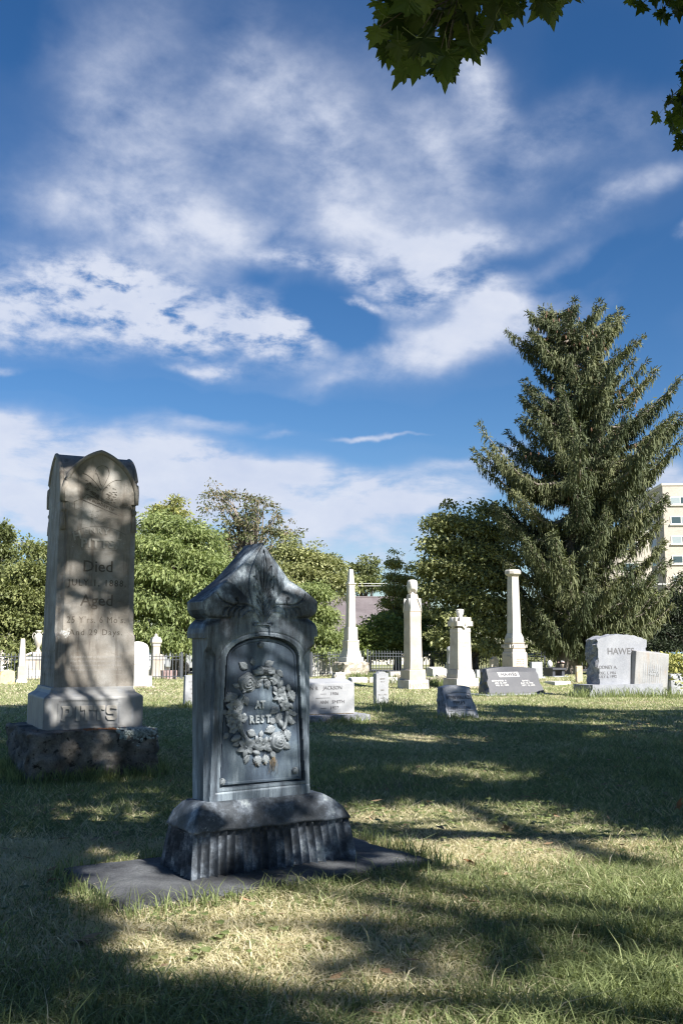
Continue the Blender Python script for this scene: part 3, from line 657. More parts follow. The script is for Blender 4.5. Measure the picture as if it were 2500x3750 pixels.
    for (x, y, r, a) in ((930, 790, 95, 60), (1060, 830, 85, -75), (1085, 1310, 105, -70), (300, 1550, 115, 200), (1105, 1110, 70, -60), (955, 1380, 90, 120), (985, 860, 85, 230), (870, 870, 80, 120), (590, 1700, 95, -40), (600, 1790, 90, 160), (300, 1200, 60, 60), (180, 1300, 60, 100), (330, 1330, 60, 20), (860, 1180, 50, 80), (800, 1600, 70, 30), (510, 1620, 70, 140), (400, 1640, 80, 100), (770, 1740, 80, -30)): place('bud', 'b', *bV, x, y, R(a), r * K)
    for (x, y, r, a) in ((455, 745, 142, 0), (915, 1640, 142, 2)): place('rose', 'r', *rV, x, y, a, r * K, R(14))
    # bow
    V = []; F = []
    for k in range(5):
        x0, z_ = T(635 + k * 26, 570); tube_vf([(x0 - .004, yf - .010, z_ + .022), (x0, yf - .034, z_ + .008), (x0 + .003, yf - .034, z_ - .010), (x0 + .004, yf - .010, z_ - .024)], [.005, .0065, .0065, .005], 6, V, F)
    for s_, px in ((-1, 560), (1, 815)):
        for q in range(4):
            x0, z_ = T(690, 575); x1, z1 = T(px, 560 + q * 16); dz = (q - 1.5) * .007; tube_vf([(x0, yf - .02, z_ + dz * .6), ((x0 + x1) / 2, yf - .036 + .003 * q, z_ + dz * 1.6 + .004), (x1, yf - .03, z1 + dz * 1.5), (x1 + s_ * .012, yf - .012, z1 + dz * 1.2)], [.005, .009, .010, .005], 6, V, F)
    mesh('bow', V, F, ZR, wr, True)
    for s_, pxx in ((-1, 610), (1, 745)):
        V = []; F = []; x0, z_ = T(690, 630); x1, z1 = T(pxx, 820)
        for q in range(9):
            t = q / 8; xx = x0 + (x1 - x0) * t ** .8; zz = z_ + (z1 - z_) * t; w = .006 + .009 * t
            V += [(xx - w, yf - .008 - .006 * math.sin(q * 1.9), zz), (xx + w, yf - .012 - .006 * math.cos(q * 1.9), zz)]
        for q in range(8): F.append((2 * q, 2 * q + 1, 2 * q + 3, 2 * q + 2))
        mesh('ribbon', V, F, ZR, wr, True)
    # raised letters, slab serif block capitals
    for s_, px, py in (('A', 610, 1083), ('T', 683, 1083), ('R', 522, 1298), ('E', 604, 1298), ('S', 678, 1298), ('T', 765, 1298)):
        x, z_ = T(px, py); text('letter', s_, .054, M_ZLET, root, (x, yf - .004, z_), depth=.006, bold=.0022, sx=.84)
    # straw caught below the wreath
    V = []; F = []
    for k in range(34):
        x, z_ = T(835 + random.gauss(0, 26), 1850 + random.random() * 60) if k < 28 else T(random.choice((540, 740, 580, 1020 - 300)) + random.gauss(0, 22), 1900 + random.random() * 30)
        l = random.uniform(.02, .085) if k < 28 else random.uniform(.012, .04); dx = random.gauss(0, .012); tube_vf([(x, yf - .012, z_), (x + dx * .3, yf - .02 - random.random() * .008, z_ - l * .5), (x + dx, yf - .010, z_ - l)], .0008, 3, V, F)
    o = mesh('straw_tuft', V, F, M_STRAW); o.location = MAIN_O; o.rotation_euler = (0, 0, MAIN_YAW); tag(o, 'wisps of dry brown straw caught under the flower wreath', 'straw')
    return root
make_main()

# ------------------------------------------------------------------ tall marble monument PITTS
def make_pitts():
    root = empty('marble_monument', PIT_O, PIT_YAW, 'tall weathered marble monument lettered PITTS on a rough boulder base', 'monument')
    def dfm(p):  # slightly battered faces
        return (p.x * (1 + .02 * (1 - p.z / .42)), p.y, p.z)
    rough_block('boulder_base', 1.15, 1.3, .56, (.045, .050, .012), M_BOULDER, root, .026, 5, (.575, .65, -.14), deform=dfm, round_=.012, freq=8.0).data.polygons.foreach_set('use_smooth', [True] * len(bpy.data.objects['boulder_base'].data.polygons))
    # lichen crust on the front right of the boulder: small overlapping lobes
    V = []; F = []; random.seed(21)
    for k in range(330):
        t = random.random(); x = .80 + .30 * t + random.gauss(0, .02); 
        if random.random() < .5: y = random.uniform(.0, .20) * (1.1 - .3 * t); z = .418 + random.random() * .004; nrm = (0, 0, 1)
        else: y = -.006; z = .415 - abs(random.gauss(0, .045)) * (1.2 - abs(t - .45)); nrm = (0, -1, 0)
        r = random.uniform(.007, .020); b = len(V); n = 7; nrm = Vector(nrm); a = nrm.cross(Vector((1, 0, 0))).normalized(); c = Vector((1, 0, 0)); p = Vector((x, y, z))
        V.append(p + nrm * random.uniform(.010, .018))
        for i in range(n): an = 2 * math.pi * i / n; V.append(p + (c * math.cos(an) + a * math.sin(an)) * r * random.uniform(.7, 1.2) + nrm * .002)
        for i in range(n): F.append((b, b + 1 + i, b + 1 + (i + 1) % n))
    tag(mesh('lichen', V, F, M_LICHEN, root), 'pale grey-green crusty lichen', kind=None)
    V = []; F = []
    for k in range(160):
        x = random.uniform(.50, .92); y = random.uniform(.04, .27); r = random.uniform(.008, .022); b = len(V)
        V.append((x, y, .4295))
        for i in range(6): an = math.pi / 3 * i; V.append((x + r * math.cos(an), y + r * math.sin(an) * .8, .4225))
        for i in range(6): F.append((b, b + 1 + i, b + 1 + (i + 1) % 6))
    mesh('rust_moss', V, F, M_RUST, root)
    bx, by, bw = .615, .730, .450
    frustum('marble_plinth', [(.415, bw, bw), (.69, bw, bw), (.705, bw - .004, bw - .004), (.722, bw - .03, bw - .03), (.738, bw - .055, bw - .055), (.765, bw - .072, bw - .072), (.79, bw - .077, bw - .077)], M_MARBLE, root, .006, bx, by)
    fy = by - bw
    # sunken panel frame of the name: dentilled border
    V = []; F = []
    def bar(x0, x1, z0, z1, d=.005): 
        v, f = box_vf(x0, x1, fy - d, fy + .004, z0, z1); b = len(V); V.extend(v); F.extend([tuple(i + b for i in q) for q in f])
    px0, px1, pz0, pz1 = .292, .845, .455, .670
    for i in range(34):
        x = px0 + .02 + (px1 - px0 - .04) * i / 33; bar(x - .0045, x + .0045, pz1 - .006, pz1 + .004); bar(x - .0045, x + .0045, pz0 - .004, pz0 + .006)
    for i in range(12):
        z = pz0 + .02 + (pz1 - pz0 - .04) * i / 11; bar(px0 - .004, px0 + .006, z - .004, z + .004); bar(px1 - .006, px1 + .004, z - .004, z + .004)
    bar(px0 + .01, px1 - .01, pz1 + .006, pz1 + .010, .008)
    mesh('panel_border', V, F, M_MARBLE, root)
    GL = {'P': [[(0, 0), (.36, 0), (.36, .3), (.80, .3), (1, .44), (1, .86), (.80, 1), (0, 1), (0, .86), (.10, .86), (.10, .14), (0, .14)], [(.36, .55), (.36, .78), (.68, .78), (.68, .55)]],
          'I': [[(.28, 0), (.72, 0), (.72, 1), (.28, 1)]], 'T': [[(.33, 0), (.67, 0), (.67, .74), (.80, .68), (1, .68), (1, 1), (0, 1), (0, .68), (.20, .68), (.33, .74)]],
          'S': [[(.0, .18), (.18, 0), (.84, 0), (1, .14), (1, .48), (.86, .60), (.34, .60), (.34, .78), (1, .70), (1, .90), (.86, 1), (.16, 1), (.02, .88), (.02, .52), (.16, .40), (.68, .40), (.68, .22), (0, .30)]]}
    def glyph(name, ch, x0, z0, w, h, y, d, mat, parent):
        o = GL[ch]; outer = [(x0 + a * w, z0 + b * h) for a, b in o[0]]
        bm = bmesh.new(); 
        loops = [outer] + [[(x0 + a * w, z0 + b * h) for a, b in q] for q in o[1:]]; edges = []
        for lp in loops:
            vs = [bm.verts.new((x, y, z)) for x, z in lp]
            for i in range(len(vs)): edges.append(bm.edges.new((vs[i], vs[(i + 1) % len(vs)])))
        bmesh.ops.triangle_fill(bm, use_beauty=True, use_dissolve=False, edges=edges)
        ret = bmesh.ops.extrude_face_region(bm, geom=bm.faces[:]); bmesh.ops.translate(bm, vec=(0, -d, 0), verts=[g for g in ret['geom'] if isinstance(g, bmesh.types.BMVert)])
        bmesh.ops.recalc_face_normals(bm, faces=bm.faces[:]); me = bpy.data.meshes.new(name); bm.to_mesh(me); bm.free(); me.materials.append(mat); ob = bpy.data.objects.new(name, me); link(ob, parent); bevel(ob, .002, 1, 40); return ob
    for ch, x0, w in (('P', .322, .095), ('I', .425, .085), ('T', .492, .108), ('T', .605, .105), ('S', .720, .100)): glyph('letter', ch, x0, .492, w, .135, fy + .001, .016, M_CARVEL, root)
    text('lettering', 'DOUGLAS & WARD, S.F.', .018, M_TXG, root, (.80, fy - .001, .437), depth=.001)
    # shaft
    sx, sy, hw = .631, .742, .367
    rings = [(.79, 0), (1.235, 0), (1.252, .012), (1.285, .060), (1.30, .064), (2.499, .064)]
    V = []; F = []
    for z, c in rings:
        taper = hw - .006 * (z - .79); c = max(c, .003)
        P = [(-taper + c, -taper), (taper - c, -taper), (taper, -taper + c), (taper, taper - c), (taper - c, taper), (-taper + c, taper), (-taper, taper - c), (-taper, -taper + c)]
        V += [(sx + x, sy + y, z) for x, y in P]
    for k in range(len(rings) - 1):
        for i in range(8): j = (i + 1) % 8; F.append((k * 8 + i, k * 8 + j, (k + 1) * 8 + j, (k + 1) * 8 + i))
    F.append(tuple(range(7, -1, -1))); F.append(tuple(range(40, 48)))
    mesh('shaft', V, F, M_SHAFT, root)
    # cross-gabled head
    s = .357; zs_ = 2.515; rise = .485; cc = (rise ** 2 - s ** 2) / (2 * s); RR = s + cc
    g = lambda a: zs_ + math.sqrt(max(0, RR * RR - (abs(a) + cc) ** 2)) - .0
    n = 48; V = []; F = []; xs = np.linspace(-s, s, n + 1)
    for j in range(n + 1):
        for i in range(n + 1):
            a, b = g(xs[i]), g(xs[j]); z = max(a, b) + .0; V.append((sx + xs[i], sy + xs[j], z))
    for j in range(n):
        for i in range(n): F.append((j * (n + 1) + i, j * (n + 1) + i + 1, (j + 1) * (n + 1) + i + 1, (j + 1) * (n + 1) + i))
    def skirt(ids):
        b = len(V); V.extend([(V[i][0], V[i][1], 2.50) for i in ids])
        for k in range(len(ids) - 1): F.append((b + k, b + k + 1, ids[k + 1], ids[k]))
    skirt([i for i in range(n + 1)]); skirt([n + j * (n + 1) for j in range(n + 1)]); skirt([n * (n + 1) + n - i for i in range(n + 1)]); skirt([(n - j) * (n + 1) for j in range(n + 1)])
    hd = mesh('cross_gable_head', V, F, M_SHAFT, root, True)
    try: hd.data.set_sharp_from_angle(angle=R(50))
    except Exception: pass
    # hood mouldings, ropes and tassels
    for side in range(4):
        P = []
        for i in range(33):
            a = -s + .012 + (2 * s - .024) * i / 32; P.append((a, -s + .006, g(a) - .012))
        P = [(P[0][0], P[0][1], 2.50)] + P + [(P[-1][0], P[-1][1], 2.50)]
        o = tube('hood_moulding', P, [.020] + [.023] * 33 + [.020], M_SHAFT, root, 10); o.location = (sx, sy, 0); o.rotation_euler = (0, 0, side * math.pi / 2)
        a = -math.pi * .75 + side * math.pi / 2; q = hw - .035; tx, ty = sx + q * math.sqrt(2) * math.cos(a) * 1.0, sy + q * math.sqrt(2) * math.sin(a)
        prof = [(.001, 2.235), (.029, 2.236), (.027, 2.30), (.022, 2.36), (.017, 2.392), (.010, 2.398), (.020, 2.405), (.029, 2.425), (.020, 2.446), (.012, 2.452), (.014, 2.47), (.012, 2.49), (.014, 2.515), (.014, 2.53)]
        lathe('tassel', prof, M_SHAFT, root, 12, (tx, ty, 0))
    fy = sy - hw + .004
    # front inscriptions; surface leans back slightly with height
    def fz(z): return fy + .006 * (z - .79) - .0035 if z < 2.5 else sy - .357 - .004
    def tl(s_, z, size, mat=M_CARVE, dx=0, bold=.0, sxx=1., sh=0., sp=1., d=.0018, rot=0, fit=None):
        o = text('lettering', s_, size, mat, root, (.636 + dx, fz(z), z), (math.pi / 2, rot, 0), d, bold, 'CENTER', sxx, sh, sp)
        if fit: o.scale[0] = fit / max(.001, o.dimensions.x / o.scale[0])
        return o
    x0 = -.215
    for ch, xx, zz, rt, sz in (('H', -.208, 2.178, -14, .112), ('E', -.128, 2.220, -9, .070), ('N', -.066, 2.232, -4, .070), ('R', .000, 2.234, 1, .070), ('Y', .062, 2.230, 5, .070), ('L', .185, 2.190, 12, .112), ('.', .235, 2.150, 14, .112)):
        tl(ch, zz, sz, M_CARVEL, xx, .0022, 1.0, 0, 1, .007, R(rt))
    tl('PITTS,', 2.112, .112, M_CARVEL, .0, .004, 1.0, 0, 1.12, .008, fit=.34)
    # label panel outline behind the name
    V = []; F = []
    def strip(pts, w=.003, y=None):
        for (a, za), (b, zb) in zip(pts[:-1], pts[1:]):
            d = Vector((b - a, 0, zb - za)); d.normalize(); n_ = Vector((-d.z, 0, d.x)) * w / 2; bb = len(V)
            for (q, zq) in ((a, za), (b, zb)):
                for sg in (-1, 1):
                    V.append((.636 + q + sg * n_.x, fz(zq) - .0005, zq + sg * n_.z)); V.append((.636 + q + sg * n_.x, fz(zq) + .004, zq + sg * n_.z))
            F.extend([(bb, bb + 2, bb + 6, bb + 4), (bb, bb + 4, bb + 5, bb + 1), (bb + 2, bb + 3, bb + 7, bb + 6)])
    strip([(x_, 2.205 + .072 * (1 - (x_ / .25) ** 2)) for x_ in np.linspace(-.25, .25, 17)], .006); strip([(-.165, 2.055), (.165, 2.055)], .004); strip([(-.25, 2.205), (-.255, 2.13), (-.165, 2.075), (-.165, 2.055)], .003); strip([(.25, 2.205), (.26, 2.13)], .003)
    # lily, ferns and ribbon carved in the gable
    strip(bez([(.015, 2.62), (.012, 2.55), (.010, 2.5), (.006, 2.42)]), .003); strip(bez([(.01, 2.66), (-.02, 2.68), (-.02, 2.76), (-.045, 2.80), (-.06, 2.77)]), .003); strip(bez([(.02, 2.66), (.05, 2.69), (.04, 2.74), (.075, 2.74), (.09, 2.79), (.06, 2.83)]), .003)
    strip(bez([(-.06, 2.79), (-.05, 2.86), (.03, 2.88), (.065, 2.83)]), .003); strip(bez([(.0, 2.62), (-.04, 2.69), (-.12, 2.77), (-.17, 2.77)]), .003); strip(bez([(.02, 2.62), (.07, 2.70), (.13, 2.74), (.19, 2.73)]), .003)
    for k in range(44):
        a = random.uniform(-.16, -.03); z = 2.66 - (a + .16) * .9 + random.gauss(0, .025) ; strip(bez([(a, z), (a + .012, z + .012), (a + .022, z - .004)], 4), .003)
        a = random.uniform(.04, .15); z = 2.56 + random.gauss(0, .05); strip(bez([(a, z), (a + .008, z + .010), (a + .016, z - .003)], 4), .002)
        a = random.uniform(-.12, .10); z = 2.37 + random.gauss(0, .03); strip(bez([(a, z), (a + .012, z + .010), (a + .02, z - .004)], 4), .003)
    rb = lambda t: (-.13 + .31 * t, 2.575 - .125 * t)
    strip([rb(0), rb(1)], .004); strip([(rb(0)[0] - .05, rb(0)[1] - .050), (rb(1)[0], rb(1)[1] - .062)], .004); strip([rb(0), (rb(0)[0] - .05, rb(0)[1] - .050)], .003); strip([rb(1), (rb(1)[0], rb(1)[1] - .062)], .003)
    strip([(-.18, 2.53), (-.245, 2.50), (-.235, 2.42), (-.17, 2.45)], .003); strip([(.18, 2.48), (.26, 2.50), (.225, 2.45), (.25, 2.39), (.18, 2.40)], .003)
    mesh('carved_lines', V, F, M_CARVE, root)
    tl('IN MEMORY OF', 2.487, .038, M_CARVE, .000, .0008, .98, 0, 1.08, .002, R(21.5))
    for s_, z, sz, b_, fit, sp in (('Died', 1.895, .15, .001, .27, 1.0), ('JULY 1, 1888,', 1.742, .085, .001, .54, 1.25), ('Aged', 1.578, .15, .001, .30, 1.0), ("25 Y'rs. 6 Mo's.", 1.400, .085, .0, .54, 1.15), ('And 29 Days.', 1.285, .078, .0, .49, 1.15)):
        tl(s_, z, sz, M_CARVE, -.005, b_, 1, .0, sp, fit=fit)
    strip([(-.08, 1.193), (.06, 1.193)], .003)
    for q, s_ in enumerate(("It is not the tear at this moment shed,", "When the cold turf has just been laid o'er him,", "That can tell how beloved was the one that's fled,", "Or how deep in our hearts we deplore him.")): tl(s_, 1.064 - .039 * q, .0315, M_TXG, 0, 0, (.655 / (.0155 * len(s_))) * .88, .3, 1.0, .001)
    V = []; F = []
    def strip2(z, w=.003): strip([(-.34, z), (.34, z)], w)
    strip2(1.115); strip2(.90); mesh('carved_line', V, F, M_MARBLE, root)
    # left face: diamond diaper and band
    V = []; F = []
    xl = sx - hw
    for r_ in range(4):
        for c_ in range(6):
            yy = sy - .29 + c_ * .105 + (r_ % 2) * .03; zz = .90 + r_ * .055
            V2 = [(xl - .003, yy, zz - .03), (xl - .003, yy + .022, zz), (xl - .003, yy, zz + .03), (xl - .003, yy - .022, zz), (xl + .004, yy, zz)]; b = len(V); V += [(xl + .001, a[1], a[2]) if i < 4 else (xl - .006, yy, zz) for i, a in enumerate(V2)]
            F += [(b, b + 4, b + 1), (b + 1, b + 4, b + 2), (b + 2, b + 4, b + 3), (b + 3, b + 4, b)]
    v, f = box_vf(xl - .004, xl + .002, sy - .34, sy + .34, 1.115, 1.128); b = len(V); V += v; F += [tuple(i + b for i in q) for q in f]
    mesh('diaper_carving', V, F, M_SHAFT, root)
make_pitts()

# ------------------------------------------------------------------ background monuments
YAW = R(26)
class Mon:
    def __init__(s, name, label, cat, px, by, wpx, group=None, yaw=YAW, square=True, tilt=None, dz=0.0):
        p = gp(px, by, dz); s.by = by; s.az = math.atan2(p.x, p.y); s.E = yaw + s.az; s.s = p.y / FPX
        back = wpx * s.s * .42 if square else .12
        s.k = (p.y + back) / p.y; s.s *= s.k
        r = pxray(px, by); q = Vector((p.x, p.y, 0)) * s.k
        s.p = Vector((q.x, q.y, p.z)); s.yaw = yaw; s.sq = math.cos(s.E) + math.sin(s.E); s.px = px
        s.root = empty(name, s.p, yaw, label, cat, group, tilt); s.c = 0
        # image row of the root's own base point, so that rows convert to heights above it
        s.row = 2350 + (EYE - p.z) / s.s
    def z(s, y): return (s.row - y) * s.s
    def h(s, wpx): return wpx * s.s / s.sq / 2
    def rings(s, name, lst, mat, bev=.008, smooth=False, ratio=1.0):
        return frustum(name, [(s.z(y), s.h(w), s.h(w) * ratio) for y, w in lst], mat, s.root, bev, smooth=smooth)
    def slab(s, name, fpx, dpx, y0, y1, mat, dx=0, bev=.006, y0d=None):
        W = fpx * s.s / math.cos(s.E); D = dpx * s.s / max(.25, math.sin(s.E)); x = dx * s.s / math.cos(s.E)
        return box(name, (x - W / 2, x + W / 2, -D / 2, D / 2, s.z(y1), s.z(y0)), mat, s.root, bev)
def txt_rows(m, rows, fx, yf, mat, width, bold=0., x0=0.):
    for st, y, hpx in rows:
        o = text('lettering', st, hpx * m.s * 1.35, mat, m.root, (x0, yf, m.z(y)), depth=.002 + m.s * .1, bold=bold)
        w = o.dimensions.x
        if width and w > 0 and w > width * m.s: o.scale = (width * m.s / w, 1, 1)

def urn_cloth(m, y0, y1, wpx, mat, seed=1, name='draped_urn'):
    z0, z1 = m.z(y1), m.z(y0); H = z1 - z0; r = wpx * m.s / 2
    prof = [(.45, 0), (.5, .05), (.30, .10), (.26, .22), (.30, .27)] ; V = []; F = []; n = 40
    P = [(.42, 0), (.45, .04), (.30, .07), (.30, .13), (.60, .15), (.86, .19), (.93, .32), (.98, .48), (1.0, .66), (.97, .80), (.84, .92), (.50, .985), (.12, 1.0), (.001, 1.0)]
    for q, (a, b) in enumerate(P):
        for i in range(n):
            th = 2 * math.pi * i / n; fold = 1.0
            if b > .2: fold = 1 + .07 * math.sin(th * 7 + b * 5 + seed) * (1 - b * .6) + .05 * math.sin(th * 3 + seed)
            dr = (.13 * math.sin(th * 2 + seed) if .14 < b < .25 else 0)
            V.append((a * r * fold * math.cos(th), a * r * fold * math.sin(th), z0 + (b - dr) * H))
    for q in range(len(P) - 1):
        for i in range(n): j = (i + 1) % n; F.append((q * n + i, q * n + j, (q + 1) * n + j, (q + 1) * n + i))
    F.append(tuple(range(n - 1, -1, -1))); return mesh(name, V, F, mat, m.root, True)

# 1 draped urn pedestal at the far left edge
m = Mon('urn_monument', 'white pedestal monument topped by an egg shaped draped urn at the left edge', 'monument', 12, 2466, 60)
m.rings('base', [(2466, 60), (2446, 56), (2444, 46), (2436, 42)], M_BRIGHT); m.rings('die', [(2436, 40), (2384, 38)], M_WHITE)
m.rings('cap', [(2384, 42), (2353, 44), (2352, 38)], M_CREAM); urn_cloth(m, 2303, 2352, 25, M_WHITE, 1)
def roundtop(W, z0, z1, rise, n=12):
    return [(-W / 2, z0), (W / 2, z0)] + [(W / 2 * math.cos(math.pi * i / n), z1 - rise + rise * math.sin(math.pi * i / n)) for i in range(n + 1)]
# 2 tan stained tablet
m = Mon('headstone', 'small tan stained headstone with a rounded top below the draped urn', 'headstone', 26, 2506, 50, square=False)
W = 51 * m.s / math.cos(m.E); prism('tablet', roundtop(W, -.1, m.z(2451), 9 * m.s), -.09, .09, M_TAN, m.root, .012)
# 3 small obelisk
m = Mon('obelisk', 'slim white obelisk with a flat top beside the lidded urn', 'obelisk', 78, 2502, 55)
m.rings('rough_footing', [(2512, 58), (2497, 52)], M_FOOT); m.rings('base', [(2497, 45), (2488, 42), (2482, 36)], M_BRIGHT)
m.rings('die', [(2482, 33), (2439, 33)], M_CREAM); m.rings('shaft', [(2439, 27), (2346, 18), (2338, 15)], M_WHITE, .012)
# 4 urn with handles on a low wall
m = Mon('urn_wall_monument', 'low marble wall carrying a large open urn with two scroll handles', 'monument', 136, 2486, 60, square=False)
W = 112 * m.s; 
box('footing', (-W * .46, W * .5, -.28, .28, -.1, m.z(2479)), M_TAN, m.root); box('lower_course', (-W * .44, W * .47, -.24, .24, m.z(2479), m.z(2469)), M_BRIGHT, m.root); box('upper_course', (-W * .42, W * .45, -.2, .2, m.z(2469), m.z(2451)), M_BRIGHT, m.root)
box('wall', (-W * .41, W * .44, -.17, .17, m.z(2451), m.z(2413)), M_CREAM, m.root); box('coping', (-W * .42, W * .45, -.19, .19, m.z(2413), m.z(2402)), M_WHITE, m.root)
box('urn_pedestal', (-.22, .22, -.19, .19, m.z(2402), m.z(2386)), M_CREAM, m.root)
for s_ in (-1, 1): prism('panel', [(s_ * W * .22 - W * .13, m.z(2446)), (s_ * W * .22 + W * .13, m.z(2446)), (s_ * W * .22 + W * .13, m.z(2420)), (s_ * W * .22 - W * .13, m.z(2420))], -.18, -.16, M_WHITE, m.root, .004)
for s_ in (-1, 1): tube('scroll', [(s_ * (.22 + .09 * k), 0, m.z(2399 - 9 * max(0, 1 - k / 3.))) for k in range(5)], [.05, .045, .04, .035, .05], M_WHITE, m.root, 8)
s = m.s; urn = lathe('urn', [(9 * s, m.z(2386)), (10 * s, m.z(2383)), (5 * s, m.z(2376)), (5.5 * s, m.z(2370)), (8 * s, m.z(2366)), (12 * s, m.z(2358)), (15.5 * s, m.z(2345)), (16.5 * s, m.z(2333)), (15 * s, m.z(2328)), (8 * s, m.z(2322)), (7 * s, m.z(2315)), (11 * s, m.z(2313)), (10.5 * s, m.z(2309)), (.01, m.z(2308))], M_WHITE, m.root, 24)
for s_ in (-1, 1):
    P = [(s_ * 16 * s, 0, m.z(2342))] + [(s_ * (17 + 1.5 * math.sin(a) + 2.5) * s, 0, m.z(2335 - 8 * a / 3)) for a in (0, 1, 2)] + [(s_ * (15 + 5 * math.cos(a)) * s, 0, m.z(2324 - 6 * math.sin(a))) for a in np.linspace(0, 4.2, 9)]
    tube('handle', P, 1.5 * s, M_WHITE, m.root, 6)
# 5 big white tablet right of PITTS
m = Mon('headstone', 'broad bright white marble headstone with rounded shoulders on a two step base', 'headstone', 500, 2520, 90, square=False)
c5 = math.cos(m.E); W = 78 * m.s / c5; P = [(-W / 2, m.z(2472)), (W / 2, m.z(2472)), (W / 2, m.z(2376)), (W * .46, m.z(2366)), (W * .40, m.z(2359)), (W * .2, m.z(2351)), (0, m.z(2348)), (-W * .2, m.z(2351)), (-W * .4, m.z(2359)), (-W * .46, m.z(2366)), (-W / 2, m.z(2376))]
prism('tablet', P, -.10, .10, M_BRIGHT, m.root, .015); box('base', (-W * .62, W * .62, -.2, .2, m.z(2508), m.z(2472)), M_BRIGHT, m.root); rough_block('footing', W * 1.45, .62, .35, (.03, .03, .01), M_FOOT, m.root, .08, 2, (0, 0, m.z(2508) - .35))
txt_rows(m, (('MOTHER', 2400, 6), ('1829 - 1901', 2430, 5)), 0, -.102, M_TXG, 40)
# 6 capped pedestal
m = Mon('pedestal_monument', 'slender cream pedestal monument with a moulded cap and round finial', 'monument', 568, 2486, 44)
m.rings('base', [(2490, 44), (2480, 43), (2464, 41), (2444, 38)], M_CREAM); m.rings('shaft', [(2444, 34), (2366, 31)], M_CREAM); m.rings('neck', [(2366, 34), (2362, 35), (2356, 34)], M_WHITE)
m.rings('cap', [(2356, 40), (2350, 45), (2346, 44), (2334, 34)], M_WHITE); s = m.s; lathe('finial', [(9 * s, m.z(2334)), (9.5 * s, m.z(2331)), (5 * s, m.z(2328)), (6.5 * s, m.z(2325)), (3 * s, m.z(2321)), (.01, m.z(2320))], M_WHITE, m.root, 18)
# 7 rounded tan tablet behind it
m = Mon('headstone', 'narrow tan round topped headstone half hidden behind the finialed pedestal', 'headstone', 583, 2484, 30, square=False)
prism('tablet', roundtop(30 * m.s / math.cos(m.E), -.1, m.z(2394), 14 * m.s), -.09, .09, M_CREAM, m.root, .01)
# 8 pink stone
m = Mon('headstone', 'low pink granite headstone in front of the iron fence', 'headstone', 618, 2488, 50, square=False)
rough_block('block', 50 * m.s / math.cos(m.E), .35, m.z(2452) + .1, (.015, .01, .008), M_PINK, m.root, .08, 4, (0, 0, -.1))
# 9 white tablet with rust lichen, near
m = Mon('headstone', 'leaning pale grey headstone with orange rust lichen between the two near monuments', 'headstone', 704, 2590, 66, square=False, tilt=(0, R(1.2)))
W = 62 * m.s / math.cos(m.E); box('tablet', (-W / 2, W / 2, -.055, .055, -.1, m.z(2470)), M_GREYST, m.root, .012)
txt_rows(m, (('In memory of', 2492, 5), ('Wife', 2506, 6), ('EVELINE', 2518, 5), ('BORN', 2534, 5), ('Oct. 26, 1852', 2550, 5), ('DIED', 2564, 5)), 0, -.058, M_TXG, 50)
V = []; F = []
for k in range(60):
    x = W * .28 + random.gauss(0, .022); z = m.z(2475 + abs(random.gauss(6, 10))); r = random.uniform(.004, .013); b = len(V); V.append((x, -.060, z)); V += [(x + r * math.cos(a), -.0555, z + r * math.sin(a)) for a in np.linspace(0, 5.2, 6)]; F += [(b, b + 1 + i, b + 1 + (i + 1) % 6) for i in range(6)]
mesh('rust_lichen', V, F, M_RUST, m.root)
# 10 Jackson
m = Mon('headstone', 'pale marble block headstone lettered JACKSON and ANN SMITH on a rough base', 'headstone', 1190, 2640, 200, square=False)
s = m.s; W = 232 * s / math.cos(m.E); x1 = (1281 - 1190) * s / math.cos(m.E) * .98; x0 = x1 - W * .82
v = [(x0, -.17, m.z(2606)), (x1, -.17, m.z(2606)), (x1, .17, m.z(2606)), (x0, .17, m.z(2606)), (x0, -.17, m.z(2498)), (x1, -.17, m.z(2498)), (x1 - .03, .10, m.z(2482)), (x0 + .03, .10, m.z(2482)), (x0, .17, m.z(2486)), (x1, .17, m.z(2486))]
o = mesh('block', v, [(0, 1, 5, 4), (1, 2, 9, 6, 5), (3, 0, 4, 7, 8), (4, 5, 6, 7), (7, 6, 9, 8), (2, 3, 8, 9), (0, 3, 2, 1)], M_GREYST, m.root); bevel(o, .012)
rough_block('rough_base', W * 1.02, .78, m.z(2606) + .12, (.03, .05, .004), M_GRANR, m.root, .045, 8, ((x0 + x1) / 2 + .04, -.02, -.12))
V = []; F = []
for k in range(260):
    x = random.uniform(x0 + .1, x1 - .04); y = -.17 - abs(random.gauss(0, .05)); a = random.random() * 3; l = .02; z = m.z(2606) + .006; b = len(V); V += [(x, y, z), (x + l * math.cos(a), y + l * math.sin(a) * .5, z + .008), (x + l * math.cos(a) + .004, y + l * math.sin(a) * .5, z + .002)]; F.append((b, b + 1, b + 2))
o = mesh('fallen_needles', V, F, M_STRAW, m.root); o['kind'] = 'stuff'
cE = math.cos(m.E); cw = lambda px: (px - 1190) * s / cE
for st, px, y, h, w in (('JOHN R', 1118, 2525, 13, 60), ('JACKSON', 1200, 2524, 13, 68), ('1906', 1206, 2536 + 1, 11, 28), ('ANN', 1170, 2562, 12, 28), ('SMITH', 1220, 2562, 12, 44), ('1927', 1206, 2584, 11, 28)):
    yy = {2525: 2514, 2524: 2513, 2537: 2534, 2562: 2563, 2584: 2584}[y]
    o = text('lettering', st, h * s * 1.4, M_TXD, m.root, (cw(px), -.172, m.z(yy)), depth=.004); o.scale = (w * s / cE / max(.01, o.dimensions.x), 1, 1)
for px, y, w in ((1167, 2534, 20), (1167, 2584, 20), (1165, 2548, 50)): box('rule', (cw(px - w / 2), cw(px + w / 2), -.175, -.165, m.z(y) - .003, m.z(y) + .003), M_TXD, m.root, 0)
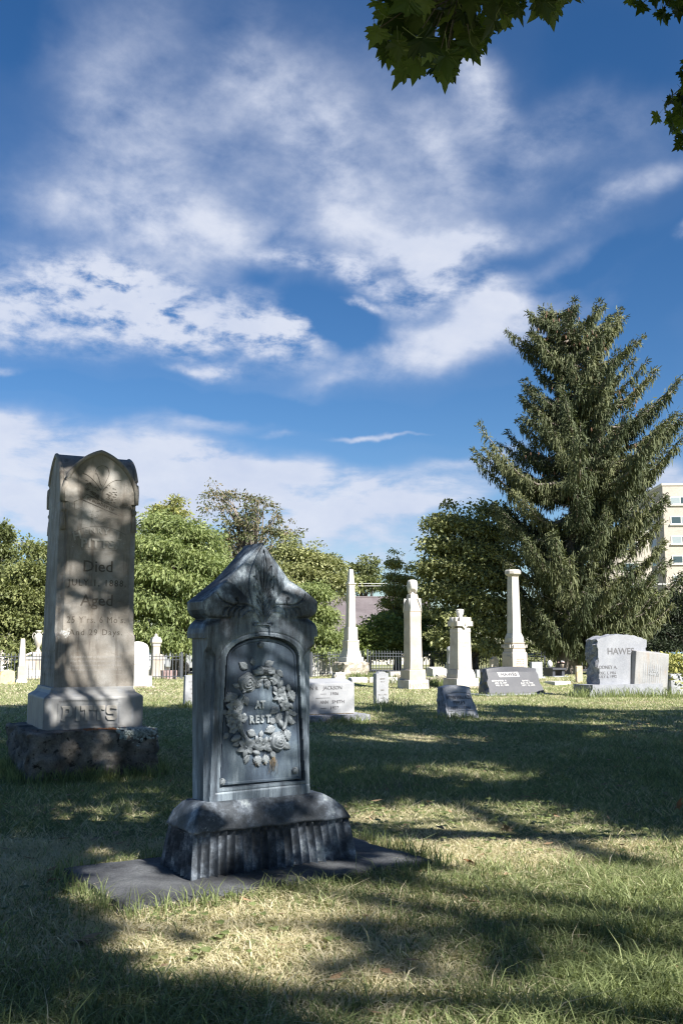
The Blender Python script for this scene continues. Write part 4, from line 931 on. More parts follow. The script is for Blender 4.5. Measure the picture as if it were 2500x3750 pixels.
# 11 stepped white monument
m = Mon('stepped_monument', 'white stepped monument with fan lines and vertical letters behind the Jackson stone', 'monument', 1186, 2474, 90, square=False)
s = m.s; x = lambda px: (px - 1186) * s
prism('fan_wing', [(x(1130), m.z(2480)), (x(1178), m.z(2480)), (x(1178), m.z(2392)), (x(1170), m.z(2392)), (x(1170), m.z(2402)), (x(1160), m.z(2402)), (x(1160), m.z(2413)), (x(1150), m.z(2413)), (x(1150), m.z(2424)), (x(1140), m.z(2424)), (x(1140), m.z(2434)), (x(1130), m.z(2434))], -.16, .16, M_BRIGHT, m.root, .006)
prism('fan_wing', [(x(1212), m.z(2480)), (x(1232), m.z(2480)), (x(1232), m.z(2420)), (x(1222), m.z(2420)), (x(1222), m.z(2408)), (x(1212), m.z(2408))], -.16, .16, M_BRIGHT, m.root, .006)
prism('centre_slab', [(x(1178), m.z(2480)), (x(1213), m.z(2480)), (x(1213), m.z(2398)), (x(1205), m.z(2388)), (x(1186), m.z(2388)), (x(1178), m.z(2392))], -.20, .20, M_BRIGHT, m.root, .006)
for k, ch in enumerate('SARNOF'): text('letter', ch, 9 * s * 1.3, M_TXL if 0 else M_GREYST, m.root, (x(1197), -.205, m.z(2401 + k * 12)), depth=.004, bold=.002)
for k in range(6): tube('fan_line', [(x(1176), -.163, m.z(2474)), (x(1134 + 8 * k), -.163, m.z(2446 - 6 * k))], .006, M_GREYST, m.root, 4)
# 12 obelisk on rough base
m = Mon('obelisk', 'tall white obelisk with a collar near its tip on a broad lichened rough base', 'obelisk', 1284, 2475, 142)
rough_block('rough_base', m.h(142) * 2, m.h(142) * 2, m.z(2422) + .15, (.06, .06, .02), M_FOOT, m.root, .12, 6, (0, 0, -.15), round_=.03)
m.rings('base', [(2422, 94), (2405, 90), (2404, 84)], M_BRIGHT); m.rings('moulding', [(2404, 80), (2398, 78), (2393, 74), (2386, 70), (2384, 68)], M_WHITE); m.rings('lower_die', [(2384, 66), (2372, 61), (2352, 60), (2347, 64), (2344, 62)], M_WHITE)
m.rings('upper_die', [(2344, 52), (2300, 50), (2297, 48)], M_WHITE); m.rings('shaft', [(2297, 38), (2150, 31)], M_WHITE); m.rings('neck', [(2150, 33), (2144, 34)], M_WHITE); m.rings('collar', [(2144, 36), (2140, 44), (2137, 43)], M_WHITE); m.rings('tip', [(2137, 27), (2092, 21), (2086, 15)], M_BRIGHT)
hw_ = m.h(50) + .012; P = roundtop(hw_ * 1.2, m.z(2336), m.z(2306), hw_ * .5); prism('panel', P, -hw_, -hw_ + .05, M_BRIGHT, m.root, .004)
# 13 rock and kerb
for px, by, w, h, mt, lb in ((1240, 2487, 50, 24, M_BRIGHT, 'low white broken rock beside the Jackson stone'), (1452, 2490, 30, 22, M_FOOT, 'small grey rough rock left of the tall draped urn monument'), (1612, 2500, 44, 28, M_FOOT, 'lichened grey rock between the two tall Hawes monuments')):
    m = Mon('rock', lb, 'rock', px, by, w, square=False)
    rough_block('stone', w * m.s, w * m.s * .7, h * m.s + .1, (.06, .06, .05), mt, None, .06, px % 17, (0, 0, -.1), round_=.05)
    st = bpy.data.objects['stone']; st.name = 'boulder'; st.parent = m.root
k0, k1 = gp(1270, 2500), gp(1610, 2506)
kb = empty('kerb', (k0 + k1) / 2, math.atan2(k1.y - k0.y, k1.x - k0.x), 'row of rough white kerb stones edging the raised grass plot', 'kerb'); Lk = (k1 - k0).length
xx = -Lk / 2
while xx < Lk / 2:
    l = random.uniform(.5, .95); rough_block('kerb_stone', l - .02, .2, .32, (.02, .03, .015), M_BRIGHT if random.random() < .7 else M_FOOT, kb, .09, int(xx * 10), (xx + l / 2, 0, -.13), round_=.02); xx += l
# 14 tablet with raised top
m = Mon('headstone', 'narrow grey marble tablet with a raised rounded top standing alone on the lawn', 'headstone', 1394, 2584, 52, square=False)
W = 44 * m.s / math.cos(m.E); z1 = m.z(2463); P = [(-W / 2, -.1), (W / 2, -.1), (W / 2, z1), (W * .34, z1)] + [(W * .33 * math.cos(a), z1 + 6.5 * m.s * math.sin(a)) for a in np.linspace(.05, math.pi - .05, 10)] + [(-W * .34, z1), (-W / 2, z1)]
prism('tablet', P, -.07, .07, M_GREYST, m.root, .008); txt_rows(m, (('HENRY', 2482, 5), ('Son of', 2492, 4), ('DIED', 2522, 5), ('Nov. 1, 1872', 2538, 5), ('AGED', 2550, 4)), 0, -.074, M_TXG, 34)
# 15 low white stone
m = Mon('headstone', 'low plain white headstone just left of the tall draped urn monument', 'headstone', 1446, 2486, 44, square=False); m.slab('block', 42, 8, 2457, 2500, M_BRIGHT)
# 16 tall draped urn shaft
m = Mon('urn_monument', 'very tall cream four sided shaft with gabled shoulders under a cloth draped urn', 'monument', 1512, 2524, 116)
m.rings('base', [(2530, 115), (2487, 113), (2485, 110)], M_WHITE); m.rings('die', [(2485, 93), (2452, 92), (2449, 88)], M_CREAM); m.rings('shaft', [(2449, 74), (2420, 68), (2280, 63), (2256, 65), (2240, 64), (2180, 40), (2176, 34)], M_CREAM, .01)
h1 = m.h(65) + .01; s = m.s
for q in range(4):
    pr = mesh('shoulder_gable', [(-h1 * 1.0, -h1, m.z(2240)), (h1, -h1, m.z(2240)), (h1 * .45, -h1 * .72, m.z(2196)), (-h1 * .45, -h1 * .72, m.z(2196)), (-h1, -h1 + .06, m.z(2240)), (h1, -h1 + .06, m.z(2240))], [(0, 1, 2, 3), (0, 3, 4), (1, 5, 2), (3, 2, 5, 4)], M_CREAM, m.root); pr.rotation_euler = (0, 0, q * math.pi / 2)
    sl = tube('corner_rib', [(h1 * .98, -h1 * .98, m.z(2244)), (h1 * .62, -h1 * .80, m.z(2194))], [.012, .05], M_BRIGHT, m.root, 4); sl.rotation_euler = (0, 0, q * math.pi / 2)
    sl = tube('corner_rib', [(h1 * .98, -h1 * .98, m.z(2244)), (h1 * .80, -h1 * .62, m.z(2194))], [.012, .05], M_BRIGHT, m.root, 4); sl.rotation_euler = (0, 0, q * math.pi / 2)
urn_cloth(m, 2124, 2176, 38, M_BRIGHT, 2)
hb = m.h(113); o = text('lettering', 'HAWES', 17 * s * 1.3, M_CREAM, m.root, (0, -hb - .004, m.z(2504)), depth=.012, bold=.004)
prism('panel', [(-hb * .8, m.z(2516)), (hb * .8, m.z(2516)), (hb * .8, m.z(2493)), (-hb * .8, m.z(2493))], -hb - .006, -hb + .02, M_BRIGHT, m.root, .003)
# 17 slant stone
m = Mon('headstone', 'small white slanted headstone between the two tall Hawes monuments', 'headstone', 1598, 2478, 52, square=False)
W = 50 * m.s / math.cos(m.E); z1 = m.z(2440); o = mesh('block', [(-W / 2, -.26, -.1), (W / 2, -.26, -.1), (W / 2, .26, -.1), (-W / 2, .26, -.1), (-W / 2, -.24, z1 * .80), (W / 2, -.24, z1 * .80), (W * .44, .16, z1), (-W * .44, .16, z1), (-W / 2, .24, z1 * .9), (W / 2, .24, z1 * .9)], [(0, 1, 5, 4), (1, 2, 9, 6, 5), (3, 0, 4, 7, 8), (4, 5, 6, 7), (7, 6, 9, 8), (2, 3, 8, 9)], M_BRIGHT, m.root); bevel(o, .01)
# 18 grey domed pedestal behind
m = Mon('pedestal_monument', 'grey granite pedestal with a domed top, half hidden behind the star capped monument', 'monument', 1650, 2472, 60)
m.rings('base', [(2480, 60), (2455, 56), (2452, 50)], M_GREYST); m.rings('foot', [(2452, 46), (2436, 42), (2428, 34)], M_GREYST); s = m.s; lathe('shaft', [(17 * s, m.z(2432)), (15 * s, m.z(2425)), (14 * s, m.z(2385)), (15.5 * s, m.z(2383)), (15.5 * s, m.z(2378)), (14 * s, m.z(2372)), (9 * s, m.z(2367)), (.01, m.z(2365))], M_GREYST, m.root, 20)
# 19 D. F. Hawes
m = Mon('star_capped_monument', 'stout marble monument lettered D. F. HAWES with a notched crown cap and round finial', 'monument', 1687, 2522, 130)
rough_block('rough_footing', m.h(150) * 2, m.h(150) * 2, m.z(2508) + .12, (.05, .05, .03), M_FOOT, m.root, .09, 9, (0, 0, -.12))
m.rings('base', [(2508, 130), (2482, 128), (2480, 126)], M_WHITE); m.rings('die', [(2480, 106), (2466, 104), (2449, 88)], M_WHITE); m.rings('shaft', [(2449, 82), (2322, 74), (2300, 74)], M_WHITE)
m.rings('frieze', [(2316, 77), (2307, 77)], M_WHITE)
hc = m.h(86); z0, z1, zm = m.z(2293), m.z(2262), m.z(2272)
for q in range(4):
    P = [(-hc * 1.08, m.z(2294)), (-hc * .36, m.z(2294)), (0, m.z(2304)), (hc * .36, m.z(2294)), (hc * 1.08, m.z(2294)), (hc * 1.08, m.z(2276)), (hc * .72, m.z(2276)), (hc * .72, m.z(2262)), (-hc * .72, m.z(2262)), (-hc * .72, m.z(2276)), (-hc * 1.08, m.z(2276))]
    pr = prism('crown_face', P, -hc * 1.08, -hc * .80, M_WHITE, m.root, .006); pr.rotation_euler = (0, 0, q * math.pi / 2); pr.scale = (1 - .004 * q, 1 - .004 * q, 1)
    pr = lathe('crown_barrel', [(hc * .72 / .95, z0), (hc * .72 / .95, m.z(2261)), (.01, m.z(2260))], M_BRIGHT, m.root, 16, (0, 0, 0)); pr.location = (0, -hc * .42, 0); pr.scale = (1, .9, 1)
    c_, s_ = math.cos(q * math.pi / 2), math.sin(q * math.pi / 2); pr.location = (hc * .42 * s_, -hc * .42 * c_, -.002 * q)
s = m.s; lathe('finial', [(9 * s, m.z(2262)), (9 * s, m.z(2258)), (13 * s, m.z(2248)), (14.6 * s, m.z(2240)), (13.6 * s, m.z(2239)), (15 * s, m.z(2238)), (14.5 * s, m.z(2236.5)), (15 * s, m.z(2235)), (11 * s, m.z(2232)), (.01, m.z(2231))], M_BRIGHT, m.root, 22)
hs_ = m.h(78); txt_rows(m, (('D. F. HAWES', 2354, 6), ('BORN', 2366, 5), ('1831', 2376, 5), ('DIED 1889', 2388, 5)), 0, -hs_ + .004, M_CREAM, 40)
# 20 blue grey stone
m = Mon('headstone', 'small blue-grey headstone seen between the star capped monument and the dark slant stone', 'headstone', 1754, 2484, 24, square=False); m.slab('block', 26, 8, 2450, 2495, M_GREYST)
# 21 HAWES dark slant
m = Mon('slant_headstone', 'dark grey granite slant headstone with a white HAWES name band', 'headstone', 1870, 2546, 220, square=False)
s = m.s; E_ = m.E; cE = math.cos(E_); rough = None
z0, z1 = m.z(2534), m.z(2447); wb, wt = 196 * s / cE, 168 * s / cE
box('base_slab', (-wb * .60, wb * .60, -.36, .36, -.1, z0), M_GMID, m.root, .01)
def slant(p):
    t = p.z / (z1 - z0); a_ = (p.y + .15) / .3; y = (-.24 * (1 - t) - .02 * t) * (1 - a_) + .20 * a_
    zz = p.z + (.05 * (1 - (2 * p.x / wb) ** 2) if t > .9 else 0); return (p.x * (1 - .08 * t), y, zz)
o = rough_block('slant_block', wb, .3, z1 - z0, (.05, 0, .0), M_GDARK, m.root, .07, 4, (0, 0, z0), deform=slant, freq=7)
ang = math.atan2(.22, z1 - z0)
def on_slant(zr): t = (zr - z0) / (z1 - z0); return -.24 + .22 * t - .006
def stext(st, px, y, h, w, mat, bold=.0):
    o = text('lettering', st, h * s * 1.35, mat, m.root, ((px - 1870) * s / cE, on_slant(m.z(y)), m.z(y)), (math.pi / 2 - ang, 0, 0), .003, bold); o.scale = (w * s / cE / max(.01, o.dimensions.x), 1, 1)
za, zb = m.z(2475), m.z(2458)
mesh('name_band', [((1822 - 1870) * s / cE, on_slant(za), za), ((1894 - 1870) * s / cE, on_slant(za), za), ((1890 - 1870) * s / cE, on_slant(zb), zb), ((1818 - 1870) * s / cE, on_slant(zb), zb)], [(0, 1, 2, 3)], M_WL, m.root)
text('lettering', 'HAWES', 13 * s * 1.45, M_TXD, m.root, ((1857 - 1870) * s / cE, on_slant(m.z(2466.5)) - .006, m.z(2466.5)), (math.pi / 2 - ang, 0, 0), .002, .006, sx=1.1)
for a in (('BERNARD A.', 1818, 2488, 6, 52), ('JAN. 15, 1904', 1822, 2496, 5.5, 42), ('FEB. 21, 1979', 1825, 2504, 5.5, 44), ('EDYTHE S.', 1912, 2490, 6, 26), ('JULY 14, 1908', 1914, 2498, 5.5, 44), ('SEPT. 12, 1973', 1917, 2506, 5.5, 46)): stext(*a, M_WL)
# 22 little white notched headstone
m = Mon('headstone', 'small cream headstone with a notched top behind the dark HAWES slant stone', 'headstone', 1809, 2470, 28, square=False)
W = 27 * m.s / math.cos(m.E); t = m.z(2403); P = [(-W / 2, -.1), (W / 2, -.1), (W / 2, t * .86), (W * .3, t * .9), (W * .18, t * .97), (0, t), (-W * .18, t * .97), (-W * .3, t * .9), (-W / 2, t * .86)]; prism('tablet', P, -.08, .08, M_CREAM, m.root, .006)
# 23 big column
m = Mon('column_monument', 'tallest monument, a flared octagon capped marble column on a carved block', 'monument', 1886, 2534, 160)
rough_block('footing', m.h(176) * 2, m.h(176) * 2, m.z(2511) + .12, (.04, .04, .01), M_FOOT, m.root, .1, 11, (0, 0, -.12))
m.rings('base', [(2511, 152), (2476, 150), (2472, 142)], M_BRIGHT); m.rings('plinth', [(2472, 126), (2454, 124), (2450, 112)], M_BRIGHT); m.rings('die', [(2450, 92), (2392, 90), (2386, 84)], M_CREAM)
m.rings('moulding', [(2386, 78), (2380, 79), (2376, 74), (2372, 80), (2366, 78), (2358, 70), (2354, 78), (2352, 78)], M_CREAM, .004); m.rings('pillar_foot', [(2352, 70), (2336, 69), (2318, 52)], M_WHITE); m.rings('pillar', [(2318, 51), (2200, 45), (2112, 41)], M_WHITE)
def octa(name, lst, mat, par):
    V = []; F = []
    for z, h in lst:
        c = h * .45
        for x, y in ((-h + c, -h), (h - c, -h), (h, -h + c), (h, h - c), (h - c, h), (-h + c, h), (-h, h - c), (-h, -h + c)): V.append((x, y, z))
    for k in range(len(lst) - 1):
        for i in range(8): j = (i + 1) % 8; F.append((k * 8 + i, k * 8 + j, k * 8 + 8 + j, k * 8 + 8 + i))
    F += [tuple(range(7, -1, -1)), tuple(range(len(V) - 8, len(V)))]; o = mesh(name, V, F, mat, par); bevel(o, .01); return o
octa('capital', [(m.z(2113), m.h(44)), (m.z(2104), m.h(72)), (m.z(2094), m.h(73)), (m.z(2088), m.h(60))], M_WHITE, m.root)
h_ = m.h(91) + .008
for q in (0, 3):
    pn = prism('arched_panel', roundtop(h_ * 1.66, m.z(2444), m.z(2398), h_ * .35), -h_, -h_ + .04, M_WHITE if q == 0 else M_CREAM, m.root, .004); pn.rotation_euler = (0, 0, q * math.pi / 2)
for k in range(9):
    for q in (0, 3): g_ = box('dentil', (-.30 + k * .066, -.27 + k * .066, -m.h(76) - .012, -m.h(76) + .02, m.z(2371), m.z(2360)), M_WHITE, m.root, 0); g_.rotation_euler = (0, 0, q * math.pi / 2)
txt_rows(m, (('ALONZO HAWES', 2412, 5), ('BORN AUG. 7, 1831', 2420, 4), ('DIED MAY 2, 1897', 2428, 4), ('GONE HOME', 2438, 4)), 0, -h_ - .002, M_CREAM, 34)
# 24 gray stone behind
m = Mon('headstone', 'mottled grey granite headstone with a dark side beyond the column base', 'headstone', 1962, 2486, 50, square=False)
m.slab('block', 38, 9, 2422, 2475, M_GREYST); m.slab('base', 52, 14, 2475, 2500, M_GREYST)
# 25 dark table tomb
m = Mon('table_tomb', 'dark granite bench tomb carrying a white globe and potted flowers beside the spruce trunk', 'tomb', 2027, 2480, 58, square=False)
s = m.s; box('top', (-31 * s, 31 * s, -.35, .35, m.z(2450), m.z(2443)), M_GDARK, m.root); box('support', (-27 * s, -15 * s, -.28, .28, -.1, m.z(2450)), M_GDARK, m.root); box('support', (15 * s, 27 * s, -.28, .28, -.1, m.z(2450)), M_GDARK, m.root); box('foot', (-32 * s, 34 * s, -.4, .4, -.1, .05), M_GMID, m.root)
tp = m.p + Vector((-.15, -.02, m.z(2443)))
o = lathe('globe', [(.01, 0), (.05, .02), (.09, .08), (.1, .14), (.09, .20), (.05, .26), (.01, .28)], M_WL, None, 16, tp); tag(o, 'white glass globe standing on the dark bench tomb', 'globe')
fl = empty('flower_pot', m.p + Vector((.28, -.12, m.z(2443))), 0, 'pot of pink and white flowers on the dark bench tomb', 'flower pot'); lathe('pot', [(.05, 0), (.08, .12), (.085, .13), (.001, .13)], M_TAN, fl, 12)
for k in range(9): lathe('flower', [(.001, 0), (.035, .02), (.03, .045), (.001, .05)], M_PINK if k % 3 else M_WL, fl, 6, (random.gauss(0, .06), random.gauss(0, .05), .16 + random.random() * .08))
# 26 flat marker
m = Mon('grave_marker', 'low flat white grave marker with a rough dark end near the spruce trunk', 'marker', 2040, 2507, 66, square=False); rough_block('slab', 58 * m.s / math.cos(m.E), .5, m.z(2491) + .08, (.03, .01, .005), M_BRIGHT, m.root, .09, 3, (0, 0, -.08))
# 27 tan post stone
m = Mon('headstone', 'narrow tan upright post stone immediately left of the big grey HAWES stone', 'headstone', 2119, 2499, 27, square=False); m.slab('post', 21, 7, 2436, 2510, M_TAN, bev=.02)
# 28 big HAWES
m = Mon('headstone', 'big light grey granite headstone lettered HAWES and RODNEY A. with rough broken edges', 'headstone', 2262, 2552, 270, square=False)
s = m.s; cE = math.cos(m.E); sE = math.sin(m.E); W = 176 * s / cE; D = 41 * s / sE; z0 = m.z(2500); z1 = m.z(2343)
def arched(p):
    t = p.z / (z1 - z0); return (p.x, p.y, p.z + (.12 * t * (1 - (2 * p.x / W) ** 2)))
o = rough_block('slab', W, D, z1 - z0, (.07, 0, .025), M_GRAN, m.root, .055, 12, (0, 0, z0), deform=arched, freq=6)
for q, poly in enumerate(o.data.polygons):
    pass
o.data.materials.append(M_GRANR)
for poly in o.data.polygons:
    c_ = poly.center
    if abs(c_.x) > W / 2 - .10 and abs(poly.normal.x) > .35 and abs(poly.normal.y) < .85: poly.material_index = 1
WB = 252 * s / cE; DB = 66 * s / sE; o = rough_block('base', WB, DB, z0 + .1, (.07, .0, 0), M_GRAN, m.root, .06, 13, (0, 0, -.1)); o.data.materials.append(M_GRANR)
for poly in o.data.polygons:
    if abs(poly.normal.x) > .3 and abs(poly.center.x) > WB / 2 - .12: poly.material_index = 1
cw = lambda px: (px - 2262 - 16) * s / cE
for st, px, y, h, w in (('HAWES', 2274, 2384, 23, 92), ('RODNEY A.', 2224, 2440, 12, 70), ('DEC. 1, 1916', 2226, 2460, 10, 56), ('JULY 6, 1992', 2226, 2473, 10, 62)):
    o = text('lettering', st, h * s * 1.4, M_TXD, m.root, (cw(px) - .02, -D / 2 - .002, m.z(y)), depth=.004, bold=.002 if h > 20 else .0); o.scale = (w * s / cE / max(.01, o.dimensions.x), 1, 1)
# 29 leaning stone
m = Mon('headstone', 'rust streaked grey block headstone leaning sideways in front of the big HAWES stone', 'headstone', 2358, 2552, 150, square=False, tilt=(R(3), R(4.5)), yaw=R(30))
s = m.s; cE = math.cos(m.E); sE = math.sin(m.E); W = 108 * s / cE; D = 42 * s / sE; box('foot_slab', (-W * .62, W * .60, -D * .62, D * .62, -.14, m.z(2540)), M_TAN, m.root, .01)
hz1 = m.z(2386) + .03; W = 114 * s / cE; o = mesh('block', [(-W / 2, -D / 2, m.z(2540)), (W / 2, -D / 2, m.z(2540)), (W / 2, D / 2, m.z(2540)), (-W / 2, D / 2, m.z(2540)), (-W / 2, -D / 2, hz1 - .03), (W / 2, -D / 2, hz1 - .03), (W / 2, D / 2, hz1), (-W / 2, D / 2, hz1)], [(0, 3, 2, 1), (4, 5, 6, 7), (0, 1, 5, 4), (1, 2, 6, 5), (2, 3, 7, 6), (3, 0, 4, 7)], M_STAINED, m.root); bevel(o, .015)
V = []; F = []
for k in range(9):
    x = -W * .25 + k * W * .065; v, f = box_vf(x - .012, x + .012, -D / 2 - .004, -D / 2 + .01, m.z(2495 + 8 * math.sin(k)), m.z(2425 + 3 * (k % 3))); b = len(V); V += v; F += [tuple(i + b for i in q) for q in f]
mesh('worn_relief', V, F, M_GREYST, m.root)
text('lettering', 'JULIA', 17 * s, M_GREYST, m.root, (W * .05, -D / 2 - .006, m.z(2450)), depth=.004, bold=.003); text('lettering', 'HAWES', 17 * s, M_GREYST, m.root, (W * .05, -D / 2 - .006, m.z(2464)), depth=.004, bold=.003)
# 30 small gray right
m = Mon('headstone', 'plain squat grey headstone at the right edge beside the leaning stone', 'headstone', 2454, 2545, 60, square=False)
rough_block('block', 52 * m.s / math.cos(m.E), .55, m.z(2463) + .1, (.012, .012, .008), M_GREYST, m.root, .08, 5, (0, 0, -.1), round_=.02)
# WYNN WALLACE PEFLEY
m = Mon('slant_headstone', 'small blue-grey granite slant headstone lettered WYNN WALLACE PEFLEY alone on the lawn', 'headstone', 1672, 2630, 130, square=False)
s = m.s; cE = math.cos(m.E); z1 = m.z(2513); W = 112 * s / cE
def slant2(p):
    t = p.z / (z1 + .1); a_ = (p.y + .15) / .3; y = (-.24 + .23 * t) * (1 - a_) + .14 * a_
    return (p.x * (1 - .12 * t) - .02 * t, y, p.z + (.035 * (1 - (2 * p.x / W) ** 2) if t > .9 else 0))
o = rough_block('slant_block', W, .3, z1 + .1, (.022, 0, 0), M_GMID, m.root, .04, 21, (0, 0, -.1), deform=slant2, freq=12); o.data.materials.append(M_GRANR)
for poly in o.data.polygons:
    if poly.normal.x < -.4 or poly.normal.x > .55: poly.material_index = 1
ang = math.atan2(.23, z1 + .1); on = lambda zr: -.24 + .23 * (zr + .1) / (z1 + .1) - .004
for st, dx, y, h, w in (('WYNN WALLACE', 0, 2548, 15, 84), ('PEFLEY', 0, 2566, 14, 42), ('1877 — 1941', 2, 2584, 12, 68)):
    zz = m.z(y); o = text('lettering', st, h * s * 1.35, M_TXD, m.root, (-.02 + dx * s, on(zz), zz), (math.pi / 2 - ang, 0, 0), .002); o.scale = (w * s / cE / max(.01, o.dimensions.x), 1, 1)
P = [(-W * .40, on(m.z(2536)), m.z(2536))] + [(x_, on(m.z(2536 - 6 * (1 - (x_ / (W * .4)) ** 2))), m.z(2536 - 6 * (1 - (x_ / (W * .4)) ** 2))) for x_ in np.linspace(-W * .38, W * .36, 9)] + [(W * .42, on(m.z(2594)), m.z(2594)), (-W * .43, on(m.z(2594)), m.z(2594)), (-W * .40, on(m.z(2536)), m.z(2536))]
tube('border_line', P, .003, M_TXD, m.root, 4)

# tufts of longer grass round the far stones
def foot_tufts(px0, px1, by, n, hmin, hmax, sp=.18):
    a, b = gp(px0, by), gp(px1, by); t = rng.random(n); x = a.x + (b.x - a.x) * t + rng.normal(0, sp * .5, n); y = a.y + (b.y - a.y) * t + rng.normal(0, sp, n)
    return x, y, hmin + (hmax - hmin) * rng.random(n) ** 2, np.full(n, .012 * a.y / 25), .12 + .3 * rng.random(n)
for a in ((2090, 2500, 2556, 1500, .06, .34), (1560, 1640, 2510, 500, .1, .35), (1400, 1480, 2500, 300, .1, .3), (1285, 1400, 2482, 500, .08, .3), (1080, 1345, 2646, 600, .05, .16, .08), (665, 740, 2592, 350, .06, .2, .08), (1600, 1745, 2634, 420, .05, .16, .07), (1365, 1425, 2588, 200, .05, .16, .06), (1745, 2000, 2552, 450, .04, .16), (530, 600, 2490, 200, .05, .2), (1410, 1470, 2600, 200, .12, .32, .4)): TUFTS.append(foot_tufts(*a))
X, Y, Hh, Wd_, T_ = [np.concatenate([t[i] for t in TUFTS]) for i in range(5)]
o = blades('long_grass', X, Y, Hh, Wd_ * (.7 + .6 * rng.random(len(X))), np.full(len(X), .7), tint=T_, nseg=2); tag(o, 'longer uncut grass standing against the foot of the stones', 'grass', kind='stuff')

# ------------------------------------------------------------------ fence, poles, wires, cars, buildings
def fence(p0, p1, label, hpx=77, step=.125, seed=0):
    a, b = Vector(p0), Vector(p1); L = (b - a).length; yaw = math.atan2(b.y - a.y, b.x - a.x)
    root = empty('iron_fence', a, yaw, label, 'fence'); H = 1.0
    zz = lambda t: tz(a.x + (b.x - a.x) * t / L, a.y + (b.y - a.y) * t / L) - a.z
    n = int(L / step); 
    pk = None
    for k in range(n):
        t = k * step
        if pk is None:
            v, f = box_vf(-.011, .011, -.011, .011, -.05, H - .06); b0 = len(v); v += [(-.014, -.014, H - .06), (.014, -.014, H - .06), (.014, .014, H - .06), (-.014, .014, H - .06), (0, 0, H)]; f += [(b0, b0 + 1, b0 + 4), (b0 + 1, b0 + 2, b0 + 4), (b0 + 2, b0 + 3, b0 + 4), (b0 + 3, b0, b0 + 4)]
            o = mesh('picket', v, f, M_FENCE, root); pk = o.data
        else: o = bpy.data.objects.new('picket', pk); link(o, root)
        o.location = (t, 0, zz(t))
    segs = int(L / 2.4)
    for k in range(segs + 1):
        t = k * 2.4; v, f = box_vf(-.03, .03, -.03, .03, -.1, H + .04); o = mesh('post', v, f, M_FENCE, root); o.location = (t, .0, zz(t))
        if k < segs:
            for hz_ in (.12, H - .26, H - .13): tube('rail', [(t, .015, zz(t) + hz_), (t + 2.4, .015, zz(t + 2.4) + hz_)], .014, M_FENCE, root, 4)
FY = 38.0
def fp(px, Y): r = pxray(px, 2400); k = Y / r.y; x = r.x * k; return Vector((x, Y, tz(x, Y)))
fence(fp(-60, 37.0), fp(760, 38.5), 'blue-grey iron picket fence along the left back of the cemetery'); fence(fp(760, 38.5), fp(1340, 43), 'iron picket fence run behind the tall obelisk'); fence(fp(1345, 43), fp(1800, 46), 'iron picket fence run behind the two tall Hawes monuments', step=.14); fence(fp(1805, 46), fp(2600, 47), 'dark iron picket fence run under the big spruce', step=.16)

M_GLASS = plain('window_glass', (.05, .075, .085), .12); M_CARW = plain('white_car_paint', (.62, .64, .66), .25); M_TYRE = plain('rubber', (.03, .03, .03), .8); M_CHROME = plain('wheel_rim', (.45, .46, .48), .3, .7)
def car(px, Y, rot, label, mat):
    p = fp(px, Y); root = empty('parked_car', p, rot, label, 'car'); L, Wc = 4.5, 1.8
    side = [(-2.25, .35), (-1.75, .30), (1.8, .30), (2.25, .38), (2.27, .62), (2.15, .80), (1.25, .92), (.55, 1.42), (.2, 1.47), (-1.0, 1.47), (-1.6, 1.36), (-2.1, .98), (-2.26, .80)]
    V = []; F = []; rows = [(-.9, 0), (-.84, .0), (-.6, 1), (.6, 1), (.84, 0), (.9, 0)]
    n = len(side)
    for y, k in ((-.90, .0), (.90, .0)):
        for x, z in side: V.append((x, y * (1 - .16 * max(0, z - .9) / .55), z))
    F += [tuple(range(n)), tuple(range(2 * n - 1, n - 1, -1))] + [(i, i + n, (i + 1) % n + n, (i + 1) % n) for i in range(n)]
    bevel(mesh('body', V, F, mat, root), .06, 3)
    for s_ in (-1, 1):
        w = [(1.05, .95), (.5, 1.36), (.1, 1.39), (.1, .95)]; w2 = [(0, .95), (0, 1.39), (-.95, 1.39), (-1.0, .95)]; w3 = [(-1.1, .95), (-1.05, 1.38), (-1.45, 1.30), (-1.85, 1.0)]
        for q in (w, w2, w3): mesh('side_window', [(x, s_ * (.915 - .15 * max(0, z - .9) / .55), z) for x, z in q], [(0, 1, 2, 3)], M_GLASS, root)
        for x in (-1.4, 1.4):
            wh = lathe('wheel', [(.33, -.1), (.34, -.06), (.34, .06), (.33, .1), (.22, .11), (.22, .08), (.001, .09)], M_TYRE, root, 20, (x, s_ * .84, .33)); wh.rotation_euler = (R(90) * (1 if s_ < 0 else -1), 0, 0)
            rm = lathe('rim', [(.21, .085), (.19, .10), (.06, .12), (.001, .12)], M_CHROME, wh, 14)
        box('headlight', (2.16, 2.27, s_ * .62 - .14, s_ * .62 + .14, .62, .76), M_WL, root, .02)
    mesh('windscreen', [(1.18, -.72, .96), (1.18, .72, .96), (.62, .66, 1.38), (.62, -.66, 1.38)], [(0, 1, 2, 3)], M_GLASS, root); mesh('rear_window', [(-2.02, -.7, 1.02), (-2.02, .7, 1.02), (-1.66, .64, 1.33), (-1.66, -.64, 1.33)], [(3, 2, 1, 0)], M_GLASS, root)
car(585, 52, R(5), 'white parked car seen through the fence behind the pink stone', M_CARW); car(775, 50, R(8), 'white parked car behind the fence beside the dark headstone', plain('silver_paint', (.45, .47, .5), .3, .3)); 
